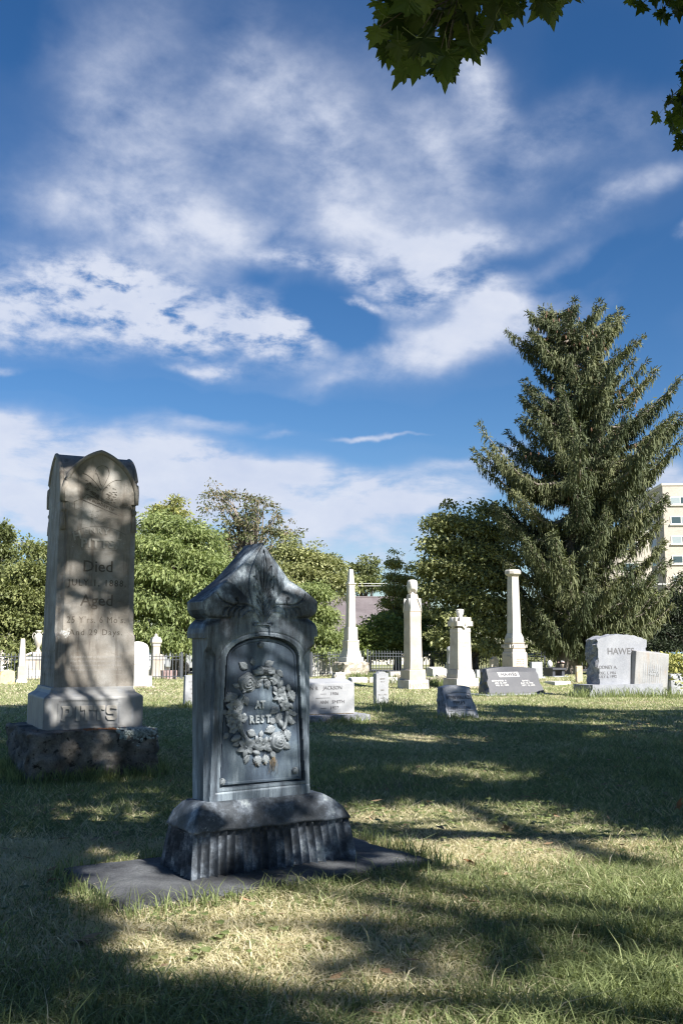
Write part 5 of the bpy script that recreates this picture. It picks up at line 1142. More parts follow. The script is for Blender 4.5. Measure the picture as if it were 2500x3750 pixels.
# street beyond the fence
m_as = plain('asphalt', (.16, .155, .15), .95, 0, .3)
def strip_ground(name, y0, y1, dz, mat):
    xs = np.linspace(-80, 80, 41); V = []; F = []
    for x in xs: V += [(x, y0, tz(x, y0) + dz), (x, y1, tz(x, y1) + dz)]
    for i in range(40): F.append((2 * i, 2 * i + 2, 2 * i + 3, 2 * i + 1))
    return tag(mesh(name, V, F, mat), kind='structure')
strip_ground('road', 49, 56, .012, m_as); strip_ground('pavement', 57, 59, .10, plain('concrete', (.45, .44, .41), .9))
# brown roofed house
M_ROOF = stone_mat('brown_shingle', (.13, .11, .115), (.10, .085, .09), (.17, .15, .155), .9, .15, bmp=.3, gscale=30, big=1)
M_WALLC = plain('cream_wall', (.62, .58, .50), .9, 0, .2, 6)
hp = atY(1320, 2350, 80); hb_ = empty('brown_roofed_house', (hp.x, 80, tz(hp.x, 80)), R(3), 'long low house with a brown shingle roof behind the obelisk', 'house')
zr = atY(1320, 2187, 84).z - tz(hp.x, 80); ze = atY(1320, 2318, 80).z - tz(hp.x, 80)
mesh('roof', [(-6, -.6, ze - .1), (6, -.6, ze - .1), (6, 4, zr), (-6, 4, zr), (-6, 8.6, ze - .1), (6, 8.6, ze - .1), (-6, -.6, ze - .25), (6, -.6, ze - .25)], [(0, 1, 2, 3), (3, 2, 5, 4), (0, 6, 7, 1)], M_ROOF, hb_)
box('wall', (-5.6, 5.6, 0, 8, -.2, ze - .05), M_WALLC, hb_, 0); tube('ridge_cap', [(-6, 4, zr), (6, 4, zr)], .09, M_ROOF, hb_, 6)
mesh('gable', [(-5.6, 0, ze - .1), (-5.6, 8, ze - .1), (-5.6, 4, zr - .05)], [(0, 2, 1)], M_WALLC, hb_); mesh('gable', [(5.6, 0, ze - .1), (5.6, 8, ze - .1), (5.6, 4, zr - .05)], [(0, 1, 2)], M_WALLC, hb_)
for k in range(5):
    x = -4.4 + 2.2 * k; w_ = box('window', (x - .5, x + .5, -.05, .02, .9, 2.1), M_WL, hb_, 0); 
    for q in (-.25, .25): box('pane', (x + q - .2, x + q + .2, -.07, -.052, .98, 2.02), M_GLASS, w_, 0)
# second low building far left of the road: pale wall seen through the fence
g0 = fp(655, 62); pw = empty('garage_building', g0, R(4), 'pale cream garage wall behind the white parked cars', 'building'); box('wall', (-5, 4.2, 0, 4, -.3, 2.3), M_WALLC, pw, 0); box('roof', (-5.3, 4.5, -.3, 4.3, 2.3, 2.5), M_ROOF, pw, 0); box('garage_door', (-2, .8, -.06, .02, 0, 2.0), M_WL, pw, .01)
# apartment block
mB, ntB, bB, oB = new_mat('beige_brick')
tcB = ntB.nodes.new('ShaderNodeTexCoord'); mpB = ntB.nodes.new('ShaderNodeMapping'); mpB.inputs['Rotation'].default_value = (R(90), 0, 0); ntB.links.new(tcB.outputs['Object'], mpB.inputs[0])
brk = ntB.nodes.new('ShaderNodeTexBrick'); ntB.links.new(mpB.outputs[0], brk.inputs['Vector']); brk.inputs['Scale'].default_value = 2.2; brk.inputs['Color1'].default_value = (.40, .36, .31, 1); brk.inputs['Color2'].default_value = (.48, .44, .39, 1); brk.inputs['Mortar'].default_value = (.32, .27, .23, 1); brk.inputs['Mortar Size'].default_value = .02
ntB.links.new(mixc(ntB, .35, brk.outputs[0], ramp(ntB, nz(ntB, .5, 6, .6), [(.3, (.36, .33, .29)), (.7, (.50, .46, .41))])), bB.inputs['Base Color']); bB.inputs['Roughness'].default_value = .9
cB = atY(2447, 2350, 150); topz = atY(2447, 1778, 150).z; bl = empty('apartment_building', (cB.x, 150, -1.3), R(-2), 'tall beige brick apartment block at the right edge', 'building')
HB = topz + 1.3
box('wall', (0, 30, 0, 26, 0, HB), mB, bl, 0); box('parapet', (-.12, 30.12, -.12, 26.12, HB, HB + .35), M_WALLC, bl, 0)
M_WIN = plain('window_frame', (.75, .74, .70), .5); M_CURT = plain('curtain', (.25, .30, .32), .6)
for r_ in range(8):
    zc = atY(2480, 1834 + 72 * r_, 150).z + 1.3
    for c_ in range(4):
        x = 1.15 + c_ * 6.5; 
        fr_ = box('window', (x - .15, x + 3.1, -.10, .05, zc - .55, zc + .62), M_WIN, bl, 0); box('sill', (x - .3, x + 3.25, -.25, .0, zc - .75, zc - .56), M_WIN, fr_, 0)
        for q in (0, 1): box('pane', (x + .0 + q * 1.5, x + 1.38 + q * 1.5, -.13, -.102, zc - .45, zc + .52), M_GLASS if (r_ + q + c_) % 2 else M_CURT, fr_, 0)
    for c_ in range(3):
        y = 4 + c_ * 7.5; fr_ = box('window', (-.10, .05, y, y + 2.6, zc - .55, zc + .62), M_WIN, bl, 0); box('pane', (-.13, -.102, y + .1, y + 2.5, zc - .45, zc + .52), M_GLASS, fr_, 0)
# lower wing seen left of the block through the spruce
wg = atY(2330, 2350, 140); w2 = empty('brick_wing_building', (wg.x, 140, -1.3), 0, 'lower beige wing building seen through the spruce branches', 'building'); zt_ = atY(2330, 1950, 140).z + 1.3; box('wall', (-4.5, 2.5, 0, 8, 0, zt_), mB, w2, 0); box('parapet', (-4.6, 2.6, -.1, 8.1, zt_, zt_ + .25), M_WIN, w2, 0)
for r_ in range(5): fr_ = box('window', (-2, .6, -.1, .03, zt_ - 2.6 - 3 * r_, zt_ - 1.3 - 3 * r_), M_WIN, w2, 0); box('pane', (-1.9, .5, -.13, -.102, zt_ - 2.5 - 3 * r_, zt_ - 1.4 - 3 * r_), M_GLASS, fr_, 0)
# overhead wires
M_WIRE = plain('cable', (.20, .20, .21), .6)
for nm, a, b, Y in (('upper', (1000, 2136), (1500, 2138), 66), ('lower', (1000, 2146), (1500, 2146), 66)):
    A_, B_ = atY(*a, Y), atY(*b, Y); d = B_ - A_; P = [A_ + d * (-3 + .5 * k) + Vector((0, 0, .004 * (k - 7) ** 2)) for k in range(16)]
    o = tube('power_line', P, .022, plain('light_cable', (.5, .5, .5), .5), None, 5); tag(o, 'upper pale power line crossing behind the obelisk tip' if nm == 'upper' else 'lower pale power line crossing behind the obelisk collar', 'power line')
for k, (a, b) in enumerate((((30, 1968), (160, 2006)), ((50, 1988), (160, 2022)), ((70, 2000), (160, 2032)))):
    A_, B_ = atY(*a, 60), atY(*b, 60); d = B_ - A_; P = [A_ + d * (-2 + .5 * q) + Vector((0, 0, .01 * (q - 5) ** 2)) for q in range(14)]
    tag(tube('power_line', P, .022, M_WIRE, None, 5), ('topmost', 'middle', 'lowest')[k] + ' of the three dark power lines left of the tall marble monument', 'power line')

# ------------------------------------------------------------------ trees
def leaf_cards(name, P, D, size, aspect, tint, mat, parent=None, droop=0.3, kind=None, fold=False):
    """P (n,3) positions; D (n,3) outward hint; builds one rhombic leaf per point"""
    n = len(P); d = D + rng.normal(0, .55, (n, 3)); d[:, 2] -= droop; d /= np.linalg.norm(d, axis=1)[:, None] + 1e-9
    r = rng.normal(0, 1, (n, 3)); r[:, 2] *= .5; s = np.cross(d, r); s /= np.linalg.norm(s, axis=1)[:, None] + 1e-9
    L = (size * (.35 + 1.25 * rng.random(n) ** 1.3))[:, None]; w = L * aspect * .5
    V = np.empty((n, 4, 3)); V[:, 0] = P; V[:, 1] = P + d * L * .45 + s * w; V[:, 2] = P + d * L; V[:, 3] = P + d * L * .45 - s * w
    V[:, 2, 2] -= L[:, 0] * .15
    o = fastmesh(name, V.reshape(-1, 3), np.arange(n * 4), 4, mat, parent, np.repeat(tint, 4)); return o
def crown_points(ells, n, clump=.45, nclump=None, shell=.55, low=-1.0):
    """leaf positions gathered into clumps that sit in the outer part of overlapping ellipsoids"""
    vol = np.array([e[3] * e[4] * e[5] for e in ells]) ** .75; vol /= vol.sum(); nclump = nclump or max(12, n // 55)
    Cs = []; Dn = []; nclump = int(nclump * 1.25)
    for e, v in zip(ells, vol):
        k = max(3, int(nclump * v)); u = rng.normal(0, 1, (k, 3)); u /= np.linalg.norm(u, axis=1)[:, None]; u[:, 2] = np.where(u[:, 2] < low, -u[:, 2], u[:, 2]); rad = shell + (1 - shell) * rng.random(k) ** .6
        Cs.append(np.array(e[:3]) + u * rad[:, None] * np.array(e[3:6])); Dn.append(u)
    Cs = np.concatenate(Cs); Dn = np.concatenate(Dn); lay = 2.1 * clump; zq = np.round(Cs[:, 2] / lay + .35 * np.sin(Cs[:, 0] * .8) + .3 * np.sin(Cs[:, 1] * .9)) - .35 * np.sin(Cs[:, 0] * .8) - .3 * np.sin(Cs[:, 1] * .9); Cs[:, 2] = .45 * Cs[:, 2] + .55 * zq * lay; i = rng.integers(0, len(Cs), n); cs = clump * (.5 + .9 * rng.random(len(Cs)))
    g = rng.normal(0, 1, (n, 3)); g /= np.linalg.norm(g, axis=1)[:, None]; rr = (rng.random(n) ** .5)[:, None]; off = g * rr * cs[i][:, None]; off[:, 2] *= .62
    P = Cs[i] + off * (1 + .5 * rng.random((n, 1)) ** 3); P[:, 2] -= .18 * (np.hypot(off[:, 0], off[:, 1]) / (clump + 1e-6)) * clump
    D = Dn[i] * .6 + g * .6; br = rng.random(len(Cs)); return P, D, Cs, br[i]
def tree(name, label, group, base, ells, n, size, mat, aspect=.55, clump=.5, trunk_r=.25, droop=.3, limbs=16, bark=None, trunk_h=None, tint=(.25, .75), shell=.55, nclump=None, low=-.75):
    bark = bark or M_BARK; root = empty(name, base, 0, label, 'tree', group)
    el = [(e[0] - base.x, e[1] - base.y, e[2] - base.z, e[3], e[4], e[5]) for e in ells]
    P, D, Cs, br = crown_points(el, n, clump, nclump, shell, low); keep = P[:, 2] > .25; P, D, br = P[keep], D[keep], br[keep]
    t = tint[0] + (tint[1] - tint[0]) * (.55 * br + .45 * rng.random(len(P)))
    leaf_cards('crown', P, D, size, aspect, t, mat, root, droop)['kind'] = 'stuff'
    top = max(e[2] + e[5] * .6 for e in el); cxm = sum(e[0] for e in el) / len(el); cym = sum(e[1] for e in el) / len(el); H = trunk_h or top * .8
    pth = [(0, 0, -.2), (0, 0, .05 * H), (cxm * .1, cym * .1, .3 * H), (cxm * .35, cym * .35, .65 * H), (cxm * .6, cym * .6, H)]
    v, f = tube_vf(pth, [trunk_r * 1.5, trunk_r * 1.05, trunk_r * .85, trunk_r * .5, trunk_r * .15], 10); mesh('trunk', v, f, bark, root, True)
    idx = rng.choice(len(Cs), min(limbs, len(Cs)), False); V = []; F = []
    for i in idx:
        c = Vector(Cs[i]); s0 = Vector((cxm * .25, cym * .25, min(c.z * random.uniform(.35, .75), H * .9))); mid = (s0 + c) / 2 + Vector((random.gauss(0, .15), random.gauss(0, .15), .12 * (c - s0).length)); r0 = trunk_r * random.uniform(.25, .42)
        tube_vf([s0, s0.lerp(mid, .5), mid, mid.lerp(c, .6), c], [r0, r0 * .8, r0 * .6, r0 * .35, r0 * .12], 5, V, F)
    if V: mesh('limb', V, F, bark, root, True)['kind'] = 'stuff'
    return root
def E_(px, py, Y, rx, rz, ry=None, dy=0):
    p = atY(px, py, Y + dy); k = Y / FPX; rx, rz = rx * k, rz * k; return (p.x, p.y, p.z, rx, ry if ry else (rx + rz) * .45, rz)
L_LIGHT = leaf_mat('light_green_leaves', [(0, (.065, .092, .030)), (.5, (.18, .23, .085)), (1, (.40, .45, .19))], .35)
L_OLIVE = leaf_mat('olive_leaves', [(0, (.075, .088, .034)), (.5, (.20, .225, .09)), (1, (.48, .48, .24))], .25)
L_DARK = leaf_mat('dark_green_leaves', [(0, (.055, .068, .026)), (.5, (.15, .175, .065)), (1, (.38, .39, .17))], .25)
L_FRESH = leaf_mat('fresh_green_leaves', [(0, (.07, .10, .034)), (.5, (.18, .235, .075)), (1, (.38, .44, .17))], .32)
L_THIN = leaf_mat('thin_brownish_leaves', [(0, (.06, .08, .04)), (.45, (.12, .145, .065)), (.8, (.22, .18, .11)), (1, (.30, .23, .14))], .3)
L_YEL = leaf_mat('yellow_green_sprays', [(0, (.11, .13, .038)), (.5, (.26, .27, .09)), (1, (.48, .46, .17))], .25)
GT = 'trees beyond the iron fence'
b = lambda px, Y: fp(px, Y)
# A far left dark trees
tree('leafy_tree', 'dense dark olive tree rising behind the white urns at the left edge', GT, b(70, 43), [E_(75, 2180, 43, 120, 90), E_(60, 2300, 43, 150, 80), E_(130, 2110, 43, 70, 70), E_(20, 2240, 43, 90, 110), E_(170, 2270, 43, 80, 110), E_(125, 2400, 42, 90, 50), E_(125, 2030, 43, 40, 40)], 47628, 0.136, L_DARK, .6, .55, tint=(.2, .85))
tree('leafy_tree', 'taller dark tree cut by the left edge above the power lines', GT, b(-60, 50), [E_(-60, 2000, 50, 110, 110), E_(-20, 2080, 50, 90, 80), E_(0, 1960, 50, 40, 50), E_(20, 2040, 50, 50, 60), E_(-80, 2150, 50, 150, 120)], 18144, 0.144, L_DARK, .6, .5, tint=(.1, .55))
tree('leafy_tree', 'wispy far tree top just left of the tall marble monument', GT, b(150, 75), [E_(150, 2030, 75, 45, 30), E_(165, 2070, 75, 40, 50), E_(105, 2040, 75, 25, 18)], 2835, 0.160, L_THIN, .5, .5, tint=(.2, .7))
# B bright round tree
tree('leafy_tree', 'big bright light green rounded tree with drooping leaves between the two near monuments', GT, b(655, 42.5), [E_(640, 2080, 42.5, 200, 190), E_(560, 2180, 42, 150, 200), E_(745, 2190, 42, 130, 170), E_(640, 2290, 42, 210, 110), E_(590, 1960, 42.5, 110, 80), E_(700, 1990, 42.5, 110, 90), E_(530, 2330, 42, 100, 80), E_(700, 2360, 41.5, 120, 50), E_(500, 2050, 42.5, 90, 120), E_(790, 2110, 42.5, 70, 90), E_(780, 2250, 42, 80, 110)], 79380, 0.160, L_LIGHT, .36, .6, .33, .9, limbs=20, tint=(.2, 1.0), nclump=620)
# C thin tall tree
tree('sparse_tree', 'tall thin leaved tree with reddish sparse foliage showing branches behind the round tree', GT, b(930, 62), [E_(800, 1850, 62, 60, 60), E_(870, 1880, 62, 80, 80), E_(950, 1900, 62, 80, 90), E_(920, 2000, 62, 120, 90), E_(1020, 1990, 62, 70, 70), E_(1070, 1950, 62, 35, 35), E_(1000, 2080, 62, 110, 80), E_(860, 2060, 62, 90, 120), E_(775, 1820, 62, 25, 50), E_(640, 1865, 62, 30, 25), E_(615, 1855, 60, 40, 30)], 11907, 0.168, L_THIN, .5, .42, .3, .3, limbs=80, bark=M_SBARK, tint=(.05, 1.0), nclump=300)
tree('leafy_tree', 'yellow-green tree top poking up behind the crown of the round tree', GT, b(620, 58), [E_(600, 1890, 58, 50, 40), E_(640, 1870, 58, 40, 35)], 3402, 0.160, L_YEL, .5, .4, tint=(.2, .8))
# D mid olive
tree('leafy_tree', 'pale olive bushy tree with a feathery side branch behind the dark pointed headstone', GT, b(1130, 55), [E_(1080, 2120, 55, 80, 100), E_(1130, 2060, 55, 60, 60), E_(1170, 2110, 55, 70, 70), E_(1210, 2045, 55, 35, 18), E_(1190, 2080, 55, 60, 40), E_(1240, 2140, 55, 60, 50), E_(1060, 2020, 55, 40, 50), E_(1010, 2160, 54, 80, 80)], 29484, 0.152, L_OLIVE, .5, .5, tint=(.25, 1.0))
tree('leafy_tree', 'small fresh light green tree just right of the dark pointed headstone', GT, b(1165, 44), [E_(1140, 2240, 44, 70, 90), E_(1130, 2330, 44, 80, 70), E_(1185, 2320, 44, 65, 70), E_(1165, 2190, 44, 40, 50), E_(1220, 2370, 43.5, 50, 35)], 24948, 0.136, L_LIGHT, .36, .45, .12, .9, limbs=14, bark=M_SBARK, tint=(.2, 1.0))
tree('leafy_tree', 'far green tree on the skyline right of the obelisk tip', GT, b(1345, 95), [E_(1345, 2090, 95, 42, 40), E_(1340, 2130, 95, 55, 45), E_(1300, 2120, 95, 40, 40)], 6804, 0.208, L_DARK, .6, .6, tint=(.2, .7))
tree('leafy_tree', 'far blue-green tree on the skyline left of the obelisk tip', GT, b(1250, 95), [E_(1248, 2120, 95, 28, 28), E_(1250, 2160, 95, 50, 40)], 3969, 0.208, L_DARK, .6, .6, tint=(.1, .5))
# G conical
def conifer_points(base, top, prof, n, Y):
    """points in a cone defined by (py, left px, right px) profile"""
    py = np.array([p[0] for p in prof]); l = np.array([p[1] for p in prof]); r = np.array([p[2] for p in prof]); w = (r - l); cdf = np.cumsum(np.interp(np.linspace(py[0], py[-1], 200), py, w)); cdf /= cdf[-1]
    t = np.interp(rng.random(n), cdf, np.linspace(py[0], py[-1], 200)); return t
tree('conical_tree', 'pointed yellow-green arborvitae behind the tall urn shaft', GT, b(1455, 50), [E_(1440, 2055, 50, 14, 34), E_(1443, 2100, 50, 26, 40), E_(1492, 2110, 50, 18, 40), E_(1450, 2150, 50, 40, 45), E_(1485, 2165, 50, 40, 45), E_(1455, 2215, 50, 58, 55), E_(1470, 2290, 50, 72, 60), E_(1500, 2240, 50, 50, 60)], 29484, 0.112, L_YEL, .45, .32, .2, .25, tint=(.3, 1.0), limbs=8)
# H bushes along the fence
tree('leafy_shrub', 'round green shrub tree with tangled twigs right of the obelisk', GT, b(1350, 47.5), [E_(1335, 2330, 47.5, 65, 45), E_(1370, 2355, 47.5, 90, 55), E_(1310, 2375, 47.5, 60, 40), E_(1410, 2300, 47.5, 50, 45), E_(1430, 2340, 47.5, 60, 60)], 29484, 0.120, L_FRESH, .6, .42, .12, .2, limbs=26, bark=M_SBARK, tint=(.2, .95))
tree('leafy_shrub', 'dark green shrub filling the gap between the two tall Hawes monuments', GT, b(1580, 48), [E_(1570, 2300, 48, 80, 60), E_(1600, 2360, 48, 90, 40), E_(1520, 2350, 48, 60, 50), E_(1640, 2300, 48, 60, 60)], 20412, 0.120, L_FRESH, .6, .42, .12, .2, tint=(.05, .7))
# I big olive tree left of spruce
tree('leafy_tree', 'broad tall olive green tree left of the big spruce', GT, b(1720, 46), [E_(1680, 1960, 45, 110, 80), E_(1790, 1930, 45, 90, 90), E_(1700, 2080, 45, 150, 100), E_(1640, 2180, 45, 100, 100), E_(1760, 2200, 44.5, 150, 110), E_(1640, 1920, 45, 40, 60), E_(1600, 1960, 45, 50, 60), E_(1720, 2320, 44, 150, 80), E_(1600, 2090, 45, 60, 80), E_(1800, 2080, 44.5, 120, 110), E_(1850, 2300, 44, 110, 80)], 81648, 0.136, L_OLIVE, .6, .5, .35, .3, tint=(.15, 1.0), nclump=900)
# K behind the spruce, to the right
tree('leafy_tree', 'deciduous tree filling in low behind the big spruce', GT, b(2150, 56), [E_(2130, 2280, 56, 200, 90), E_(2300, 2250, 56, 160, 110), E_(2000, 2330, 56, 150, 70), E_(2250, 2360, 55, 200, 50), E_(2420, 2300, 56, 100, 120)], 34020, 0.152, L_DARK, .6, .5, .3, .3, tint=(.1, .9))
tree('dark_conifer', 'dark bushy pine at the right edge below the apartment block', GT, b(2490, 50), [E_(2490, 2240, 50, 60, 60), E_(2470, 2340, 50, 90, 70), E_(2520, 2160, 50, 60, 50), E_(2430, 2400, 49.5, 70, 50), E_(2500, 2440, 49.5, 90, 40)], 20000, .2, leaf_mat('pine_needles', [(0, (.012, .020, .012)), (1, (.06, .08, .04))], .1), .22, .45, .2, .2, tint=(0, .9))
tree('low_hedge', 'dark low hedge running behind the fence on the right', GT, b(2050, 51), [E_(px, 2425, 51, 90, 36) for px in range(1680, 2560, 110)], 18144, 0.120, L_DARK, .6, .4, .05, .2, tint=(0, .6), limbs=4)
# flowers at the far right
yf = empty('flower_clump', gp(2478, 2545), 0, 'clump of tall yellow-green flowering plants at the far right edge', 'plant'); V = []; F = []
for k in range(40): x0 = random.gauss(0, .25); y0 = random.gauss(.3, .2); h = random.uniform(.5, 1.0); tube_vf([(x0, y0, 0), (x0 + random.gauss(0, .06), y0, h * .6), (x0 + random.gauss(0, .16), y0, h)], [.008, .006, .003], 4, V, F)
mesh('stem', V, F, plain('stem_green', (.12, .16, .05), .7), yf)['kind'] = 'stuff'
Pn = np.stack([rng.normal(0, .28, 2600), rng.normal(.3, .22, 2600), .15 + .8 * rng.random(2600)], -1); leaf_cards('leaves', Pn, np.tile([0, 0, .5], (2600, 1)), .12, .35, .3 + .7 * rng.random(2600), L_YEL, yf)['kind'] = 'stuff'
bn = empty('blue_bin', fp(2476, 44), R(20), 'pale blue painted barrel behind the fence at the right edge', 'barrel'); lathe('barrel', [(.28, 0), (.3, .1), (.29, .45), (.3, .5), (.3, .85), (.27, .9), (.01, .9)], plain('blue_paint', (.20, .32, .40), .5), bn, 18)

# ---- the big spruce
L_SPR = leaf_mat('spruce_needles', [(0, (.026, .036, .018)), (.35, (.070, .088, .040)), (.7, (.155, .165, .078)), (1, (.29, .27, .14))], .12, .7)
def make_spruce():
    Y = 42.0; base = fp(2082, Y); root = empty('spruce_tree', base, 0, 'huge old spruce with hanging sprays and forked ragged top, the tallest tree', 'tree')
    top = atY(2060, 1150, Y) - base; H = top.z; k = Y / FPX
    prof = [(1105, 2025, 2045, 2030), (1180, 1900, 2290, 2050), (1215, 1862, 2290, 2080), (1260, 1950, 2290, 2090), (1290, 1890, 2330, 2100), (1330, 1960, 2330, 2105), (1400, 1960, 2360, 2110), (1450, 1890, 2450, 2112), (1520, 1950, 2470, 2112), (1600, 1860, 2490, 2112), (1660, 1780, 2510, 2110), (1720, 1740, 2500, 2108), (1780, 1850, 2400, 2104), (1860, 1810, 2440, 2100), (1950, 1840, 2400, 2096), (2050, 1840, 2420, 2092), (2150, 1870, 2480, 2090), (2260, 1900, 2440, 2088), (2330, 1960, 2320, 2086)]
    a = np.array(prof, float)
    def pr(py): return [np.interp(py, a[:, 0], a[:, i]) for i in (1, 2, 3)]
    def loc(px, py, dy=0): p = atY(px, py, Y) - base; return Vector((p.x, dy, p.z))
    # trunk
    tp = [(2082, 2492, .62), (2080, 2440, .47), (2082, 2380, .40), (2088, 2300, .36), (2096, 2100, .31), (2108, 1800, .25), (2112, 1500, .17), (2104, 1300, .10), (2098, 1220, .06)]
    v, f = tube_vf([loc(p[0], p[1]) for p in tp], [p[2] for p in tp], 14)
    v = [Vector(q) * 1 for q in v]; v = [q + Vector((q.x * .10 * math.sin(5 * math.atan2(q.y, q.x + .01)), q.y * .10 * math.sin(5 * math.atan2(q.y, q.x + .01)), 0)) if i < 28 else q for i, q in enumerate(v)]
    mesh('trunk', v, f, M_SBARK, root, True)
    V = []; F = []; tips = []; BR = []
    rows = []; py = 1135.0
    while py < 2335:
        nb = 3 if py < 1450 else 5
        l, r, c = pr(py)
        for q in range(nb):
            az = random.random() * 2 * math.pi; ca, sa = math.cos(az), math.sin(az)
            reach = ((r - c) if ca > 0 else (c - l)) * k; dep = .5 * (r - l) * k; ln = 1 / math.sqrt((ca / reach) ** 2 + (sa / dep) ** 2) * random.uniform(.5, 1.12)
            BR.append((py, c, ca, sa, ln))
        # explicit silhouette branches left and right
        if random.random() < .5: BR.append((py, c, -1, random.gauss(0, .2), (c - l) * k * random.uniform(.95, 1.1)))
        if random.random() < .5: BR.append((py, c, 1, random.gauss(0, .2), (r - c) * k * random.uniform(.95, 1.1)))
        py += 23 if py < 1500 else 25
    # forked leaders at the top
    for (x0, y0, x1, y1) in ((2104, 1330, 2025, 1105), (2108, 1380, 2270, 1150), (2106, 1300, 2160, 1165), (2106, 1280, 2085, 1140), (2108, 1400, 2230, 1160)):
        s0, e0 = loc(x0, y0), loc(x1, y1, random.gauss(0, .5)); BR.append(('L', s0, e0))
    PP = []; DD = []; TT = []; SZ = []
    def spray(p, out, tint, hang, n, sp):
        q = np.tile(np.array(p), (n, 1)) + rng.normal(0, sp, (n, 3)); d = np.tile(np.array(out) * .5, (n, 1)); d[:, 2] -= hang * (.5 + rng.random(n)); PP.append(q); DD.append(d); TT.append(tint + .22 * rng.random(n)); SZ.append(np.full(n, .25 if hang > .8 else .16) * (.6 + .8 * rng.random(n)))
    for bq in BR:
        if bq[0] == 'L':
            s0, e0 = bq[1], bq[2]; m_ = s0.lerp(e0, .5) + Vector(((e0.x - s0.x) * .15, 0, -.1)); path = [s0, s0.lerp(m_, .5), m_, m_.lerp(e0, .5), e0]; ln = (e0 - s0).length; rad = [.07, .06, .045, .03, .01]; up = True
        else:
            py, c, ca, sa, ln = bq; tt = (py - 1135) / 1200; s0 = loc(c, py + 10 + ln * 4)
            drop = (.10 + .20 * tt) * ln; lift = (.40 - .16 * tt) * ln * random.uniform(.5, 1.2)
            pt = lambda t: s0 + Vector((ca * ln * t, sa * ln * t, -drop * math.sin(math.pi * min(1, t * 1.1)) + lift * t ** 2.4)); path = [pt(t) for t in (0, .2, .4, .6, .8, 1)]; r0 = .028 + .012 * ln; rad = [r0 * x for x in (1.2, 1, .8, .6, .35, .1)]; up = False
        tube_vf(path, rad, 4, V, F)
        ns = int(ln / .17) + 3; bt = random.uniform(.1, .55)
        for i in range(ns):
            t = (i + .5 + random.random() * .4) / (ns + .4); t = min(t, 1)
            fpos = t * (len(path) - 1); j = min(int(fpos), len(path) - 2); p = path[j].lerp(path[j + 1], fpos - j); dv = (path[j + 1] - path[j]).normalized(); sd_ = Vector((-dv.y, dv.x, 0))
            if t < .15 and ln > 2 and random.random() < .6: continue
            w = (.55 * (1 - t) ** .8 + .10) * min(1.2, ln * .28 + .14) * .95
            for s_ in (-1, 1):
                for u_ in (.15, .4, .65, .9):
                    if random.random() < .30: continue
                    q = p + sd_ * (s_ * w * u_) + dv * (w * u_ * .5) + Vector((0, 0, -.10 * u_ * w + .02))
                    hang = 1.5 if (t < .93 and random.random() < .55) else .2
                    n_ = 5; spray(q, sd_ * s_ * .7 + dv * .8, bt + random.uniform(-.08, .12), hang, n_, .06)
                    if hang > 1 and random.random() < .6: spray(q + Vector((0, 0, -.22)), (0, 0, 0), bt, 1.8, 3, .05)
            if random.random() < .4: spray(p + Vector((0, 0, .08)), dv * .5 + Vector((0, 0, 1.0)), bt + .1, -.8, 2, .04)
    mesh('branch', V, F, M_SBARK, root, True)['kind'] = 'stuff'
    # dead pale twigs near the trunk
    V = []; F = []
    for q in range(170):
        py = random.uniform(1500, 2300); l, r, c = pr(py); s0 = loc(c, py); a_ = random.random() * 6.28; ln = random.uniform(.5, 1.8); d = Vector((math.cos(a_), math.sin(a_), random.uniform(-.5, .3))); tube_vf([s0, s0 + d * ln * .5, s0 + d * ln + Vector((0, 0, random.gauss(0, .2)))], [.022, .014, .005], 3, V, F)
    mesh('dead_twig', V, F, plain('bleached_wood', (.34, .31, .28), .9), root)['kind'] = 'stuff'
    P = np.concatenate(PP); D = np.concatenate(DD); T = np.clip(np.concatenate(TT), 0, 1); Z = np.concatenate(SZ); n = len(P)
    d = D + rng.normal(0, .22, (n, 3)); d /= np.linalg.norm(d, axis=1)[:, None]; s = np.cross(d, rng.normal(0, 1, (n, 3))); s /= np.linalg.norm(s, axis=1)[:, None]; L = Z[:, None]; w = .016 + .018 * rng.random((n, 1))
    Vv = np.empty((n, 4, 3)); Vv[:, 0] = P - s * w * .7; Vv[:, 1] = P + s * w * .7; Vv[:, 2] = P + d * L * .7 + s * w; Vv[:, 3] = P + d * L * 1.0 - s * w * .2
    o = fastmesh('foliage', Vv.reshape(-1, 3), np.arange(n * 4), 4, L_SPR, root, np.repeat(T, 4)); o['kind'] = 'stuff'; print('spruce cards', n)
    V = []; F = []
    for q in range(200):
        py = random.uniform(1150, 1900); l, r, c = pr(py); x = random.uniform(l, r) * .6 + c * .4; p = loc(x, py, random.gauss(-.3, .6)); lathe_p = [p, p + Vector((0, 0, -.05)), p + Vector((0, 0, -.12)), p + Vector((0, 0, -.17))]; tube_vf(lathe_p, [.01, .03, .03, .008], 5, V, F)
    mesh('cone', V, F, plain('spruce_cone', (.16, .09, .055), .8), root)['kind'] = 'stuff'
make_spruce()

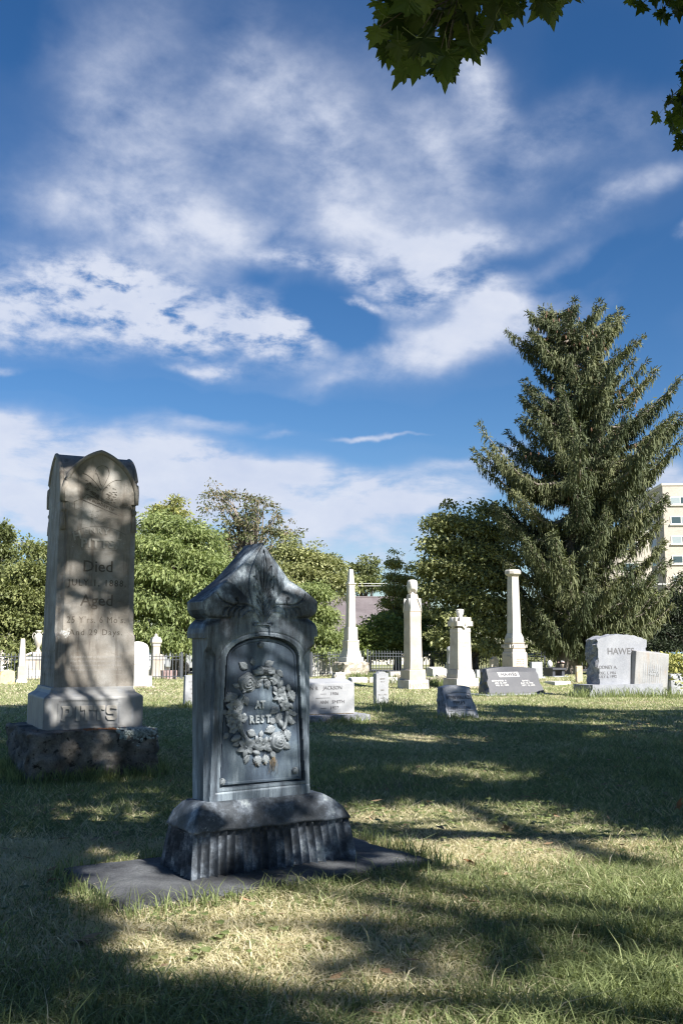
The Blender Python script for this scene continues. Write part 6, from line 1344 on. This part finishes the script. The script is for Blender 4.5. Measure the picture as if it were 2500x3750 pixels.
# ------------------------------------------------------------------ maples overhead (they shade the foreground and hang into the top right corner)
L_MAPLE = leaf_mat('maple_leaves', [(0, (.025, .042, .013)), (.5, (.060, .090, .026)), (1, (.13, .17, .05))], .48, .45, (1.1, 1.2, .4))
def maple_leaf_outline():
    lobes = [(-20, .30), (-42, .66), (-20 + 8, .36), (12, .80), (14, .80)]
    P = []
    pts = [(180, .10), (205, .34), (222, .50), (238, .36), (262, .47)]  # unused
    half = [(0, 0), (.10, -.04), (.24, -.13), (.33, -.10), (.27, .02), (.44, .02), (.60, .10), (.48, .17), (.56, .30), (.43, .28), (.30, .34), (.34, .46), (.30, .60), (.20, .52), (.12, .62), (.10, .74), (0, 1.0)]
    # half: x sideways, y along the leaf
    return half
M_VEIN = plain('leaf_vein', (.17, .21, .075), .6)
def near_leaf_mesh():
    half = maple_leaf_outline(); P = [(x, y) for x, y in half] + [(-x, y) for x, y in half[-2:0:-1]]; n = len(P)
    V = [(0, .22, .02)] + [(x, y, -.16 * abs(x) - .10 * y * y + .05 * math.sin(6 * x)) for x, y in P]; F = [(0, 1 + i, 1 + (i + 1) % n) for i in range(n)]
    b = len(V)  # ribs and stalk
    for (x, y) in ((0, .95), (.52, .12), (-.52, .12), (.31, .55), (-.31, .55)):
        V += [(-.012, .0, .010), (.012, .0, .010), (x, y, .010 - .16 * abs(x) - .1 * y * y)]; F.append((b, b + 1, b + 2)); b += 3; V += [(-.012, .0, -.010), (.012, .0, -.010), (x, y, -.010 - .16 * abs(x) - .1 * y * y)]; F.append((b, b + 1, b + 2)); b += 3
    v, f = tube_vf([(0, 0, 0), (0, -.25, .03), (0, -.5, .10)], [.012, .010, .010], 4, V, F)
    me = bpy.data.meshes.new('leaf'); me.from_pydata([tuple(q) for q in V], [], F); me.materials.append(L_MAPLE); me.materials.append(M_VEIN); me.polygons.foreach_set('material_index', [0 if i < n else 1 for i in range(len(F))]); a = me.attributes.new('tint', 'FLOAT', 'POINT'); return me
def in_view(p, mx=.03):
    d = Vector((p[0], p[1], p[2] - EYE)); c, s = math.cos(PITCH), math.sin(PITCH); y = d.y * c + d.z * s; z = -d.y * s + d.z * c
    return y > 0.1 and abs(d.x / y) < .343 + mx and abs(z / y) < .5144 + mx
def make_maples():
    pass
    # --- which ground the crowns shade: sample targets and climb towards the sun
    sv = np.array(SUNV); sun_per_z = sv[:2] / sv[2]
    def gpt(dx, dy): p = gp(dx * 1.5944, dy * 1.5944); return np.array([p.x, p.y])
    lit = [(gpt(1010, 1900), 1.1, 1.0), (gpt(1250, 1960), 1.1, .8), (gpt(1500, 2020), .9, 1.0), (gpt(1100, 2010), .45, .35), (gpt(1500, 2200), .45, .7), (gpt(1250, 2300), .55, .18), (gpt(1480, 2330), .5, .25), (gpt(940, 1695), .9, .65), (gpt(1010, 1765), 1.1, .3), (gpt(1370, 1690), .6, .3), (gpt(1100, 1790), .5, .2), (gpt(250, 1830), .36, .5), (gpt(60, 1880), .35, .4), (gpt(150, 2080), .18, .18), (gpt(520, 2215), .17, .15), (gpt(900, 2270), .2, .10), (gpt(620, 1640), .5, .4), (gpt(1050, 1632), .7, .9), (gpt(1200, 1655), 1.2, .3), (gpt(1440, 1660), .8, .3), (gpt(900, 2090), .22, .10), (gpt(640, 2200), .3, .12), (gpt(420, 2130), .25, .10), (gpt(250, 2300), .25, .08), (gpt(760, 2300), .4, .10), (gpt(760, 1645), 1.0, 1.2), (gpt(330, 2260), .12, .06)]
    def wants(x, y):
        w = (y < 18.5 + .8 * math.sin(x * .9)) and (y > 2.3)
        if not w: return False
        if y < 5.6:
            if x > -.15:
                cb = gpt(1210, 2150)
                if ((x - cb[0]) / .55) ** 2 + ((y - cb[1]) / .28) ** 2 > 1: return False
            elif mnoise.noise(Vector((x * 1.5, y * 1.5, 3.3))) < -.22: return False
        for c, rx, ry in lit:
            if ((x - c[0]) / (rx + .22)) ** 2 + ((y - c[1]) / (ry + .25)) ** 2 < 1: return False
        return True
    C = []
    tries = 0
    while len(C) < 2500 and tries < 120000:
        tries += 1; x = random.uniform(-9, 9); y = random.uniform(.3, 19.5) if random.random() < .80 else random.uniform(.3, 7.5)
        if not wants(x, y): continue
        z = random.uniform(4.2, 13.5) if y < 12 else random.uniform(8, 17); px_, py_ = x + sun_per_z[0] * z, y + sun_per_z[1] * z
        ok = True
        for e in (0, 1, 2, 3, 4):
            if in_view((px_ + (.6 if e == 1 else -.6 if e == 2 else 0), py_ + (.6 if e == 3 else -.6 if e == 4 else 0), z), .04): ok = False; break
        if ok and mnoise.noise(Vector((px_ * .45, py_ * .45, z * .45))) > -.10: C.append((px_, py_, z))
    # light that reaches the two monuments: keep a few sun holes open
    holes = []
    def hole(frame_o, yaw, lx, ly, lz, r): c_, s_ = math.cos(yaw), math.sin(yaw); holes.append((np.array([frame_o.x + lx * c_ - ly * s_, frame_o.y + lx * s_ + ly * c_, lz]), r))
    hole(PIT_O, PIT_YAW, .60, .37, 1.15, .30); hole(PIT_O, PIT_YAW, .62, .37, 2.0, .22); hole(PIT_O, PIT_YAW, .55, .37, 1.65, .22); hole(PIT_O, PIT_YAW, .9, 0, .2, .1); hole(PIT_O, PIT_YAW, .45, .37, 2.62, .08); hole(PIT_O, PIT_YAW, .8, .37, 2.3, .06); hole(PIT_O, PIT_YAW, .7, .28, .6, .04)
    hole(MAIN_O, MAIN_YAW, -.36, -.13, .30, .12); hole(MAIN_O, MAIN_YAW, .0, -.1, .95, .05); hole(MAIN_O, MAIN_YAW, -.3, -.18, .15, .06); hole(MAIN_O, MAIN_YAW, -.14, -.1, 1.46, .06); hole(MAIN_O, MAIN_YAW, .16, -.1, 1.42, .04)
    # the crown above the hanging branches keeps those branches in shade
    for (dx, dy, Y_) in ((1080, 90, 4.1), (950, 120, 4.1), (1200, 20, 4.1), (1480, 10, 7.0), (1570, 250, 8.2), (1600, 150, 8.2)):
        p0 = np.array(atY(dx * 1.5944, dy * 1.5944, Y_)); k_ = 0; t_ = 0
        while k_ < (9 if Y_ < 5 else 16) and t_ < 900:
            t_ += 1; q = p0 + sv * random.uniform(.8, 5.0) + rng.normal(0, .38, 3)
            if not in_view(q, .16): C.append(tuple(q)); k_ += 1
    K = []
    for c in C:
        p = np.array(c); bad = False
        for h, r in holes:
            d = p - h; t = d @ sv
            if np.linalg.norm(d - t * sv) < r + .42: bad = True; break
        if not bad: K.append(c)
    C = np.array(K); print('maple clumps', len(C))
    trunks = [(9.5, 2.5), (14.5, 4.5), (3.5, -7.0), (18, 10.5), (13, -7)]
    labels = ['nearest maple standing to the right whose branches hang into the top of the view', 'second maple to the right of the camera shading the lawn', 'maple behind the camera to the right', 'maple farther along the lawn out of view on the right', 'rearmost maple behind the camera']
    own = np.argmin([(C[:, 0] - tx) ** 2 + (C[:, 1] - ty) ** 2 for tx, ty in trunks], axis=0)
    roots = []
    half = maple_leaf_outline(); lo = [half[i] for i in (0, 3, 6, 9, 12, 16)]; out = lo + [(-x, y) for x, y in lo[-2:0:-1]]; m_ = len(out); O = np.array([(x, y, -.15 * abs(x) - .1 * y * y) for x, y in out])
    for k, (tx, ty) in enumerate(trunks):
        root = empty('maple_tree', (tx, ty, tz(tx, ty)), 0, labels[k], 'tree', 'maples around the camera'); roots.append(root); mine = C[own == k]
        if not len(mine): mine = np.array([[tx, ty, 9.]])
        Hh = 13.5; v, f = tube_vf([(0, 0, -.2), (0, 0, .4), (.1, .05, 3), (.0, .2, 7), (.1, .1, Hh)], [.52, .36, .30, .22, .04], 12); mesh('trunk', v, f, M_BARK, root, True)
        V = []; F = []
        # limbs gather clumps by direction
        g = 14; rel = mine - np.array([tx, ty, 0]); key = (np.floor((np.arctan2(rel[:, 1], rel[:, 0]) + math.pi) / (2 * math.pi) * 7).astype(int)) * 10 + (mine[:, 2] // 3.3).astype(int)
        for kk in np.unique(key):
            grp = rel[key == kk]; c = Vector(grp.mean(0)); s0 = Vector((0, .1, max(2.2, c.z - .45 * math.hypot(c.x, c.y) - .8))); far = Vector(grp[np.argmax(np.hypot(grp[:, 0], grp[:, 1]))]); md = s0.lerp(c, .6) + Vector((0, 0, .4))
            P_ = [s0, s0.lerp(md, .5) + Vector((0, 0, .1)), md, c, c.lerp(far, .7)]
            seen = lambda pts: any(in_view(pts[i_].lerp(pts[i_ + 1], f_) + Vector((tx, ty, 0)), .05) for i_ in range(len(pts) - 1) for f_ in (0, .33, .66, 1))
            if seen(P_[3:]): P_ = P_[:4]
            if seen(P_):
                P_ = [Vector((0, .1, 5.5)), Vector((c.x * .3, c.y * .3, max(c.z, 7) + 1.6)), Vector((c.x * .75, c.y * .75, c.z + 1.4)), c]
                md = P_[2]
            if not seen(P_): tube_vf(P_, [.15, .12, .09, .055, .012][:len(P_)], 6, V, F)
            for q in grp:
                q = Vector(q); s1 = md.lerp(c, random.random()); T_ = [s1, s1.lerp(q, .5) + Vector((random.gauss(0, .1), random.gauss(0, .1), .1)), q]
                if not seen(T_): tube_vf(T_, [.03, .018, .006], 3, V, F)
        mesh('limb', V, F, M_BARK, root, True)['kind'] = 'stuff'
        nl = 30; n = len(mine) * nl; cc = np.repeat(rel, nl, 0); off = rng.normal(0, 1, (n, 3)); off /= np.linalg.norm(off, axis=1)[:, None]; off *= (rng.random((n, 1)) ** .4) * .52; off[:, 2] *= .55
        P = cc + off; nrm = rng.normal(0, .55, (n, 3)); nrm[:, 2] += 1; nrm /= np.linalg.norm(nrm, axis=1)[:, None]; d = off + rng.normal(0, .2, (n, 3)); d -= (d * nrm).sum(1)[:, None] * nrm; d /= np.linalg.norm(d, axis=1)[:, None] + 1e-9; s = np.cross(d, nrm); sz = (.19 * (.7 + .6 * rng.random(n)))[:, None, None]
        VV = P[:, None, :] + sz * (s[:, None, :] * O[None, :, 0:1] * 1.15 + d[:, None, :] * O[None, :, 1:2] + nrm[:, None, :] * O[None, :, 2:3])
        fastmesh('crown', VV.reshape(-1, 3), np.arange(n * m_), m_, L_MAPLE, root, np.repeat(rng.random(n), m_))['kind'] = 'stuff'
    # --- branches that hang into the frame
    me = near_leaf_mesh(); metas = []
    for q in range(5):
        m2 = me.copy(); m2.attributes['tint'].data.foreach_set('value', [q / 4.0] * len(m2.vertices)); metas.append(m2)
    root = roots[0]; ro = root.location
    def D(dx, dy, Y): return atY(dx * 1.5944, dy * 1.5944, Y)
    def inpoly(x, y, P):
        c = False; j = len(P) - 1
        for i in range(len(P)):
            if (P[i][1] > y) != (P[j][1] > y) and x < (P[j][0] - P[i][0]) * (y - P[i][1]) / (P[j][1] - P[i][1]) + P[i][0]: c = not c
            j = i
        return c
    def leaf(p, size, down, parent):
        o = bpy.data.objects.new('leaf', random.choice(metas)); link(o, parent); o.parent = parent
        o.location = p - ro; d = Vector(down).normalized(); n_ = Vector((random.gauss(0, .45), -1 + random.gauss(0, .3), random.gauss(-.5, .5))); n_ = (n_ - d * n_.dot(d)).normalized(); s_ = d.cross(n_)
        o.rotation_euler = Matrix((s_, d, n_)).transposed().to_euler(); sz = size * random.uniform(.72, 1.2); o.scale = (sz, sz, sz * random.choice((1, 1.6)))
    V = []; F = []
    groups = [([(868, -60), (852, 70), (872, 130), (905, 165), (950, 185), (1000, 200), (1030, 175), (1075, 155), (1090, 100), (1120, 75), (1165, 70), (1190, 30), (1230, 45), (1262, 30), (1300, 10), (1310, -60)], 4.1, 150, .125, (1080, -90)),
              ([(1400, -50), (1405, 10), (1450, 22), (1500, 40), (1515, 62), (1545, 50), (1640, 60), (1640, -50)], 7.0, 55, .125, (1640, -60)),
              ([(1572, 100), (1560, 175), (1545, 215), (1510, 250), (1495, 270), (1520, 285), (1545, 305), (1560, 340), (1600, 350), (1650, 330), (1650, 90)], 8.2, 85, .13, (1680, 80))]
    for poly, Y, n, size, anchor in groups:
        xs = [p[0] for p in poly]; ys = [p[1] for p in poly]; k = 0; A_ = D(anchor[0], anchor[1], Y + .3) - ro; pts = []
        while k < n:
            x, y = random.uniform(min(xs), max(xs)), random.uniform(min(ys), max(ys))
            if not inpoly(x, y, poly): continue
            if Y < 5 and ((x - 985) / 45) ** 2 + ((y - 85) / 32) ** 2 < 1 and random.random() < .6: continue
            yy = Y + random.gauss(0, .28); p = D(x, y - 26 * 4.1 / Y, yy); leaf(p, size, (random.gauss(0, .45) + (x - anchor[0]) * .0006, random.gauss(0, .4), -1 + random.gauss(0, .25)), root); pts.append(p - ro); k += 1
        c = Vector(np.mean([tuple(q) for q in pts], 0)); tube_vf([A_, A_.lerp(c, .5) + Vector((0, 0, .1)), c], [.02, .014, .006], 5, V, F)
        for q in pts[::2]: s1 = A_.lerp(c, random.uniform(.2, 1)); tube_vf([s1, s1.lerp(q, .6) + Vector((0, 0, .05)), q], [.005, .0035, .002], 4, V, F)
        # join back to the trunk, outside the frame
        tube_vf([A_, Vector((A_.x * .5, A_.y * .5, 4.6 + Y * .15)), Vector((0, 0, 4.2))] if Y < 5 else [A_, A_ + Vector((1.5, -.5, .8)), Vector((1.0, 1.0, 5.2)), Vector((0, 0, 4.8))], [.02, .06, .10] if Y < 5 else [.02, .05, .08, .11], 6, V, F)
    mesh('branch', V, F, M_BARK, root, True)['kind'] = 'stuff'
    # winged seed pairs
    sm_ = bpy.data.meshes.new('winged_seed'); Vs = []; Fs = []
    for s_ in (-1, 1):
        bq = len(Vs); Vs += [(0, 0, 0), (s_ * .25, -.06, .02), (s_ * .7, -.16, .0), (s_ * 1.0, -.12, -.02), (s_ * .9, .06, 0), (s_ * .35, .10, .03)]; Fs.append(tuple(range(bq, bq + 6)))
    sm_.from_pydata(Vs, [], Fs); ms = plain('maple_seed', (.16, .19, .05), .6); sm_.materials.append(ms)
    for (dx, dy) in ((965, 108), (1000, 138), (948, 118), (1012, 150)): o = bpy.data.objects.new('winged_seed', sm_); link(o, root); o.location = D(dx, dy, 3.7) - ro; o.scale = (.04,) * 3; o.rotation_euler = (R(80), random.gauss(0, .5), random.gauss(0, .3))
make_maples()

# clover and broad leaved weeds between the blades
xw, yw = sample_wedge(9000, 2.7, 14.0); kp = (fbm(xw, yw, .9, 131) > .56); 
for e in EXCL: kp &= ~inside(xw, yw, e)
xw, yw = xw[kp], yw[kp]; nw = len(xw); aw = rng.random(nw) * 6.28; lw = .012 + .016 * rng.random(nw); zw = terrain(xw, yw) + .018 + .03 * rng.random(nw)
Pw = np.stack([xw, yw, zw], -1)[:, None, :]; ang = (aw[:, None] + np.array([0, 1.05, 2.1, 3.14, 4.19, 5.24])[None, :]); Vw = Pw + np.stack([np.cos(ang) * lw[:, None], np.sin(ang) * lw[:, None], .006 * np.sin(ang * 2)], -1)
tag(fastmesh('clover', Vw.reshape(-1, 3), np.arange(nw * 6), 6, M_GRASS, None, np.repeat(.12 + .2 * rng.random(nw), 6)), 'small patches of clover and flat weeds in the lawn', 'clover', kind='stuff')
# small litter in the lawn: twigs, bits of leaf
xl_, yl_ = sample_wedge(900, 2.8, 16.0); V = []; F = []
for x_, y_ in zip(xl_, yl_):
    if any(bool(inside(x_, y_, e)) for e in EXCL): continue
    a = random.random() * 6.28; l = random.uniform(.015, .05); z_ = tz(x_, y_) + random.uniform(.02, .05); b = len(V); w = l * random.choice((.12, .45, .5))
    V += [(x_, y_, z_), (x_ + l * math.cos(a) - w * math.sin(a), y_ + l * math.sin(a) + w * math.cos(a), z_ + .006), (x_ + 2 * l * math.cos(a), y_ + 2 * l * math.sin(a), z_ + random.uniform(-.01, .02)), (x_ + l * math.cos(a) + w * math.sin(a), y_ + l * math.sin(a) - w * math.cos(a), z_)]; F.append((b, b + 1, b + 2, b + 3))
tag(mesh('leaf_litter', V, F, plain('litter_brown', (.28, .19, .11), .9)), 'scattered twigs and scraps of dead leaf in the lawn', 'leaf litter', kind='stuff')
# fallen leaves and twigs
M_FALL = plain('fallen_leaf_brown', (.30, .15, .07), .8, 0, .2); M_FALL2 = plain('fallen_leaf_pale', (.24, .19, .13), .8); lm = near_leaf_mesh(); 
for k, (dx, dy, sc, lb) in enumerate(((1075, 1972, .12, 'orange-brown curled leaf on the sunlit grass right of the dark headstone'), (1170, 1893, .13, 'pale dry leaf lying in the straw patch right of the dark headstone'), (868, 1948, .09, 'brown leaf at the right back corner of the dark footing slab'), (237, 1920, .12, 'pale curled leaf standing in the grass left of the fluted base'), (122, 2008, .11, 'brown leaf in the shaded grass near the left edge'), (205, 2148, .12, 'dull brown leaf half buried in the shaded left foreground grass'), (393, 1785, .10, 'dark brown leaf on the lawn between the two near monuments'), (320, 2008, .08, 'light brown leaf lying on the left part of the dark slab'), (1552, 1848, .12, 'reddish brown leaf near the right edge of the lawn'), (1300, 1620, .16, 'small red-brown leaf far out on the shaded lawn'))):
    m2 = lm.copy(); m2.materials.clear(); m2.materials.append(M_FALL if k % 2 == 0 else M_FALL2); o = bpy.data.objects.new('fallen_leaf', m2); link(o); p = gp(dx * 1.5944, dy * 1.5944, .05); o.location = p - Vector((0, 0, .02)); o.scale = (sc * .7, sc * .7, sc * 1.5); o.rotation_euler = (random.gauss(0, .5), random.gauss(0, .5), random.random() * 6); tag(o, lb, 'leaf')
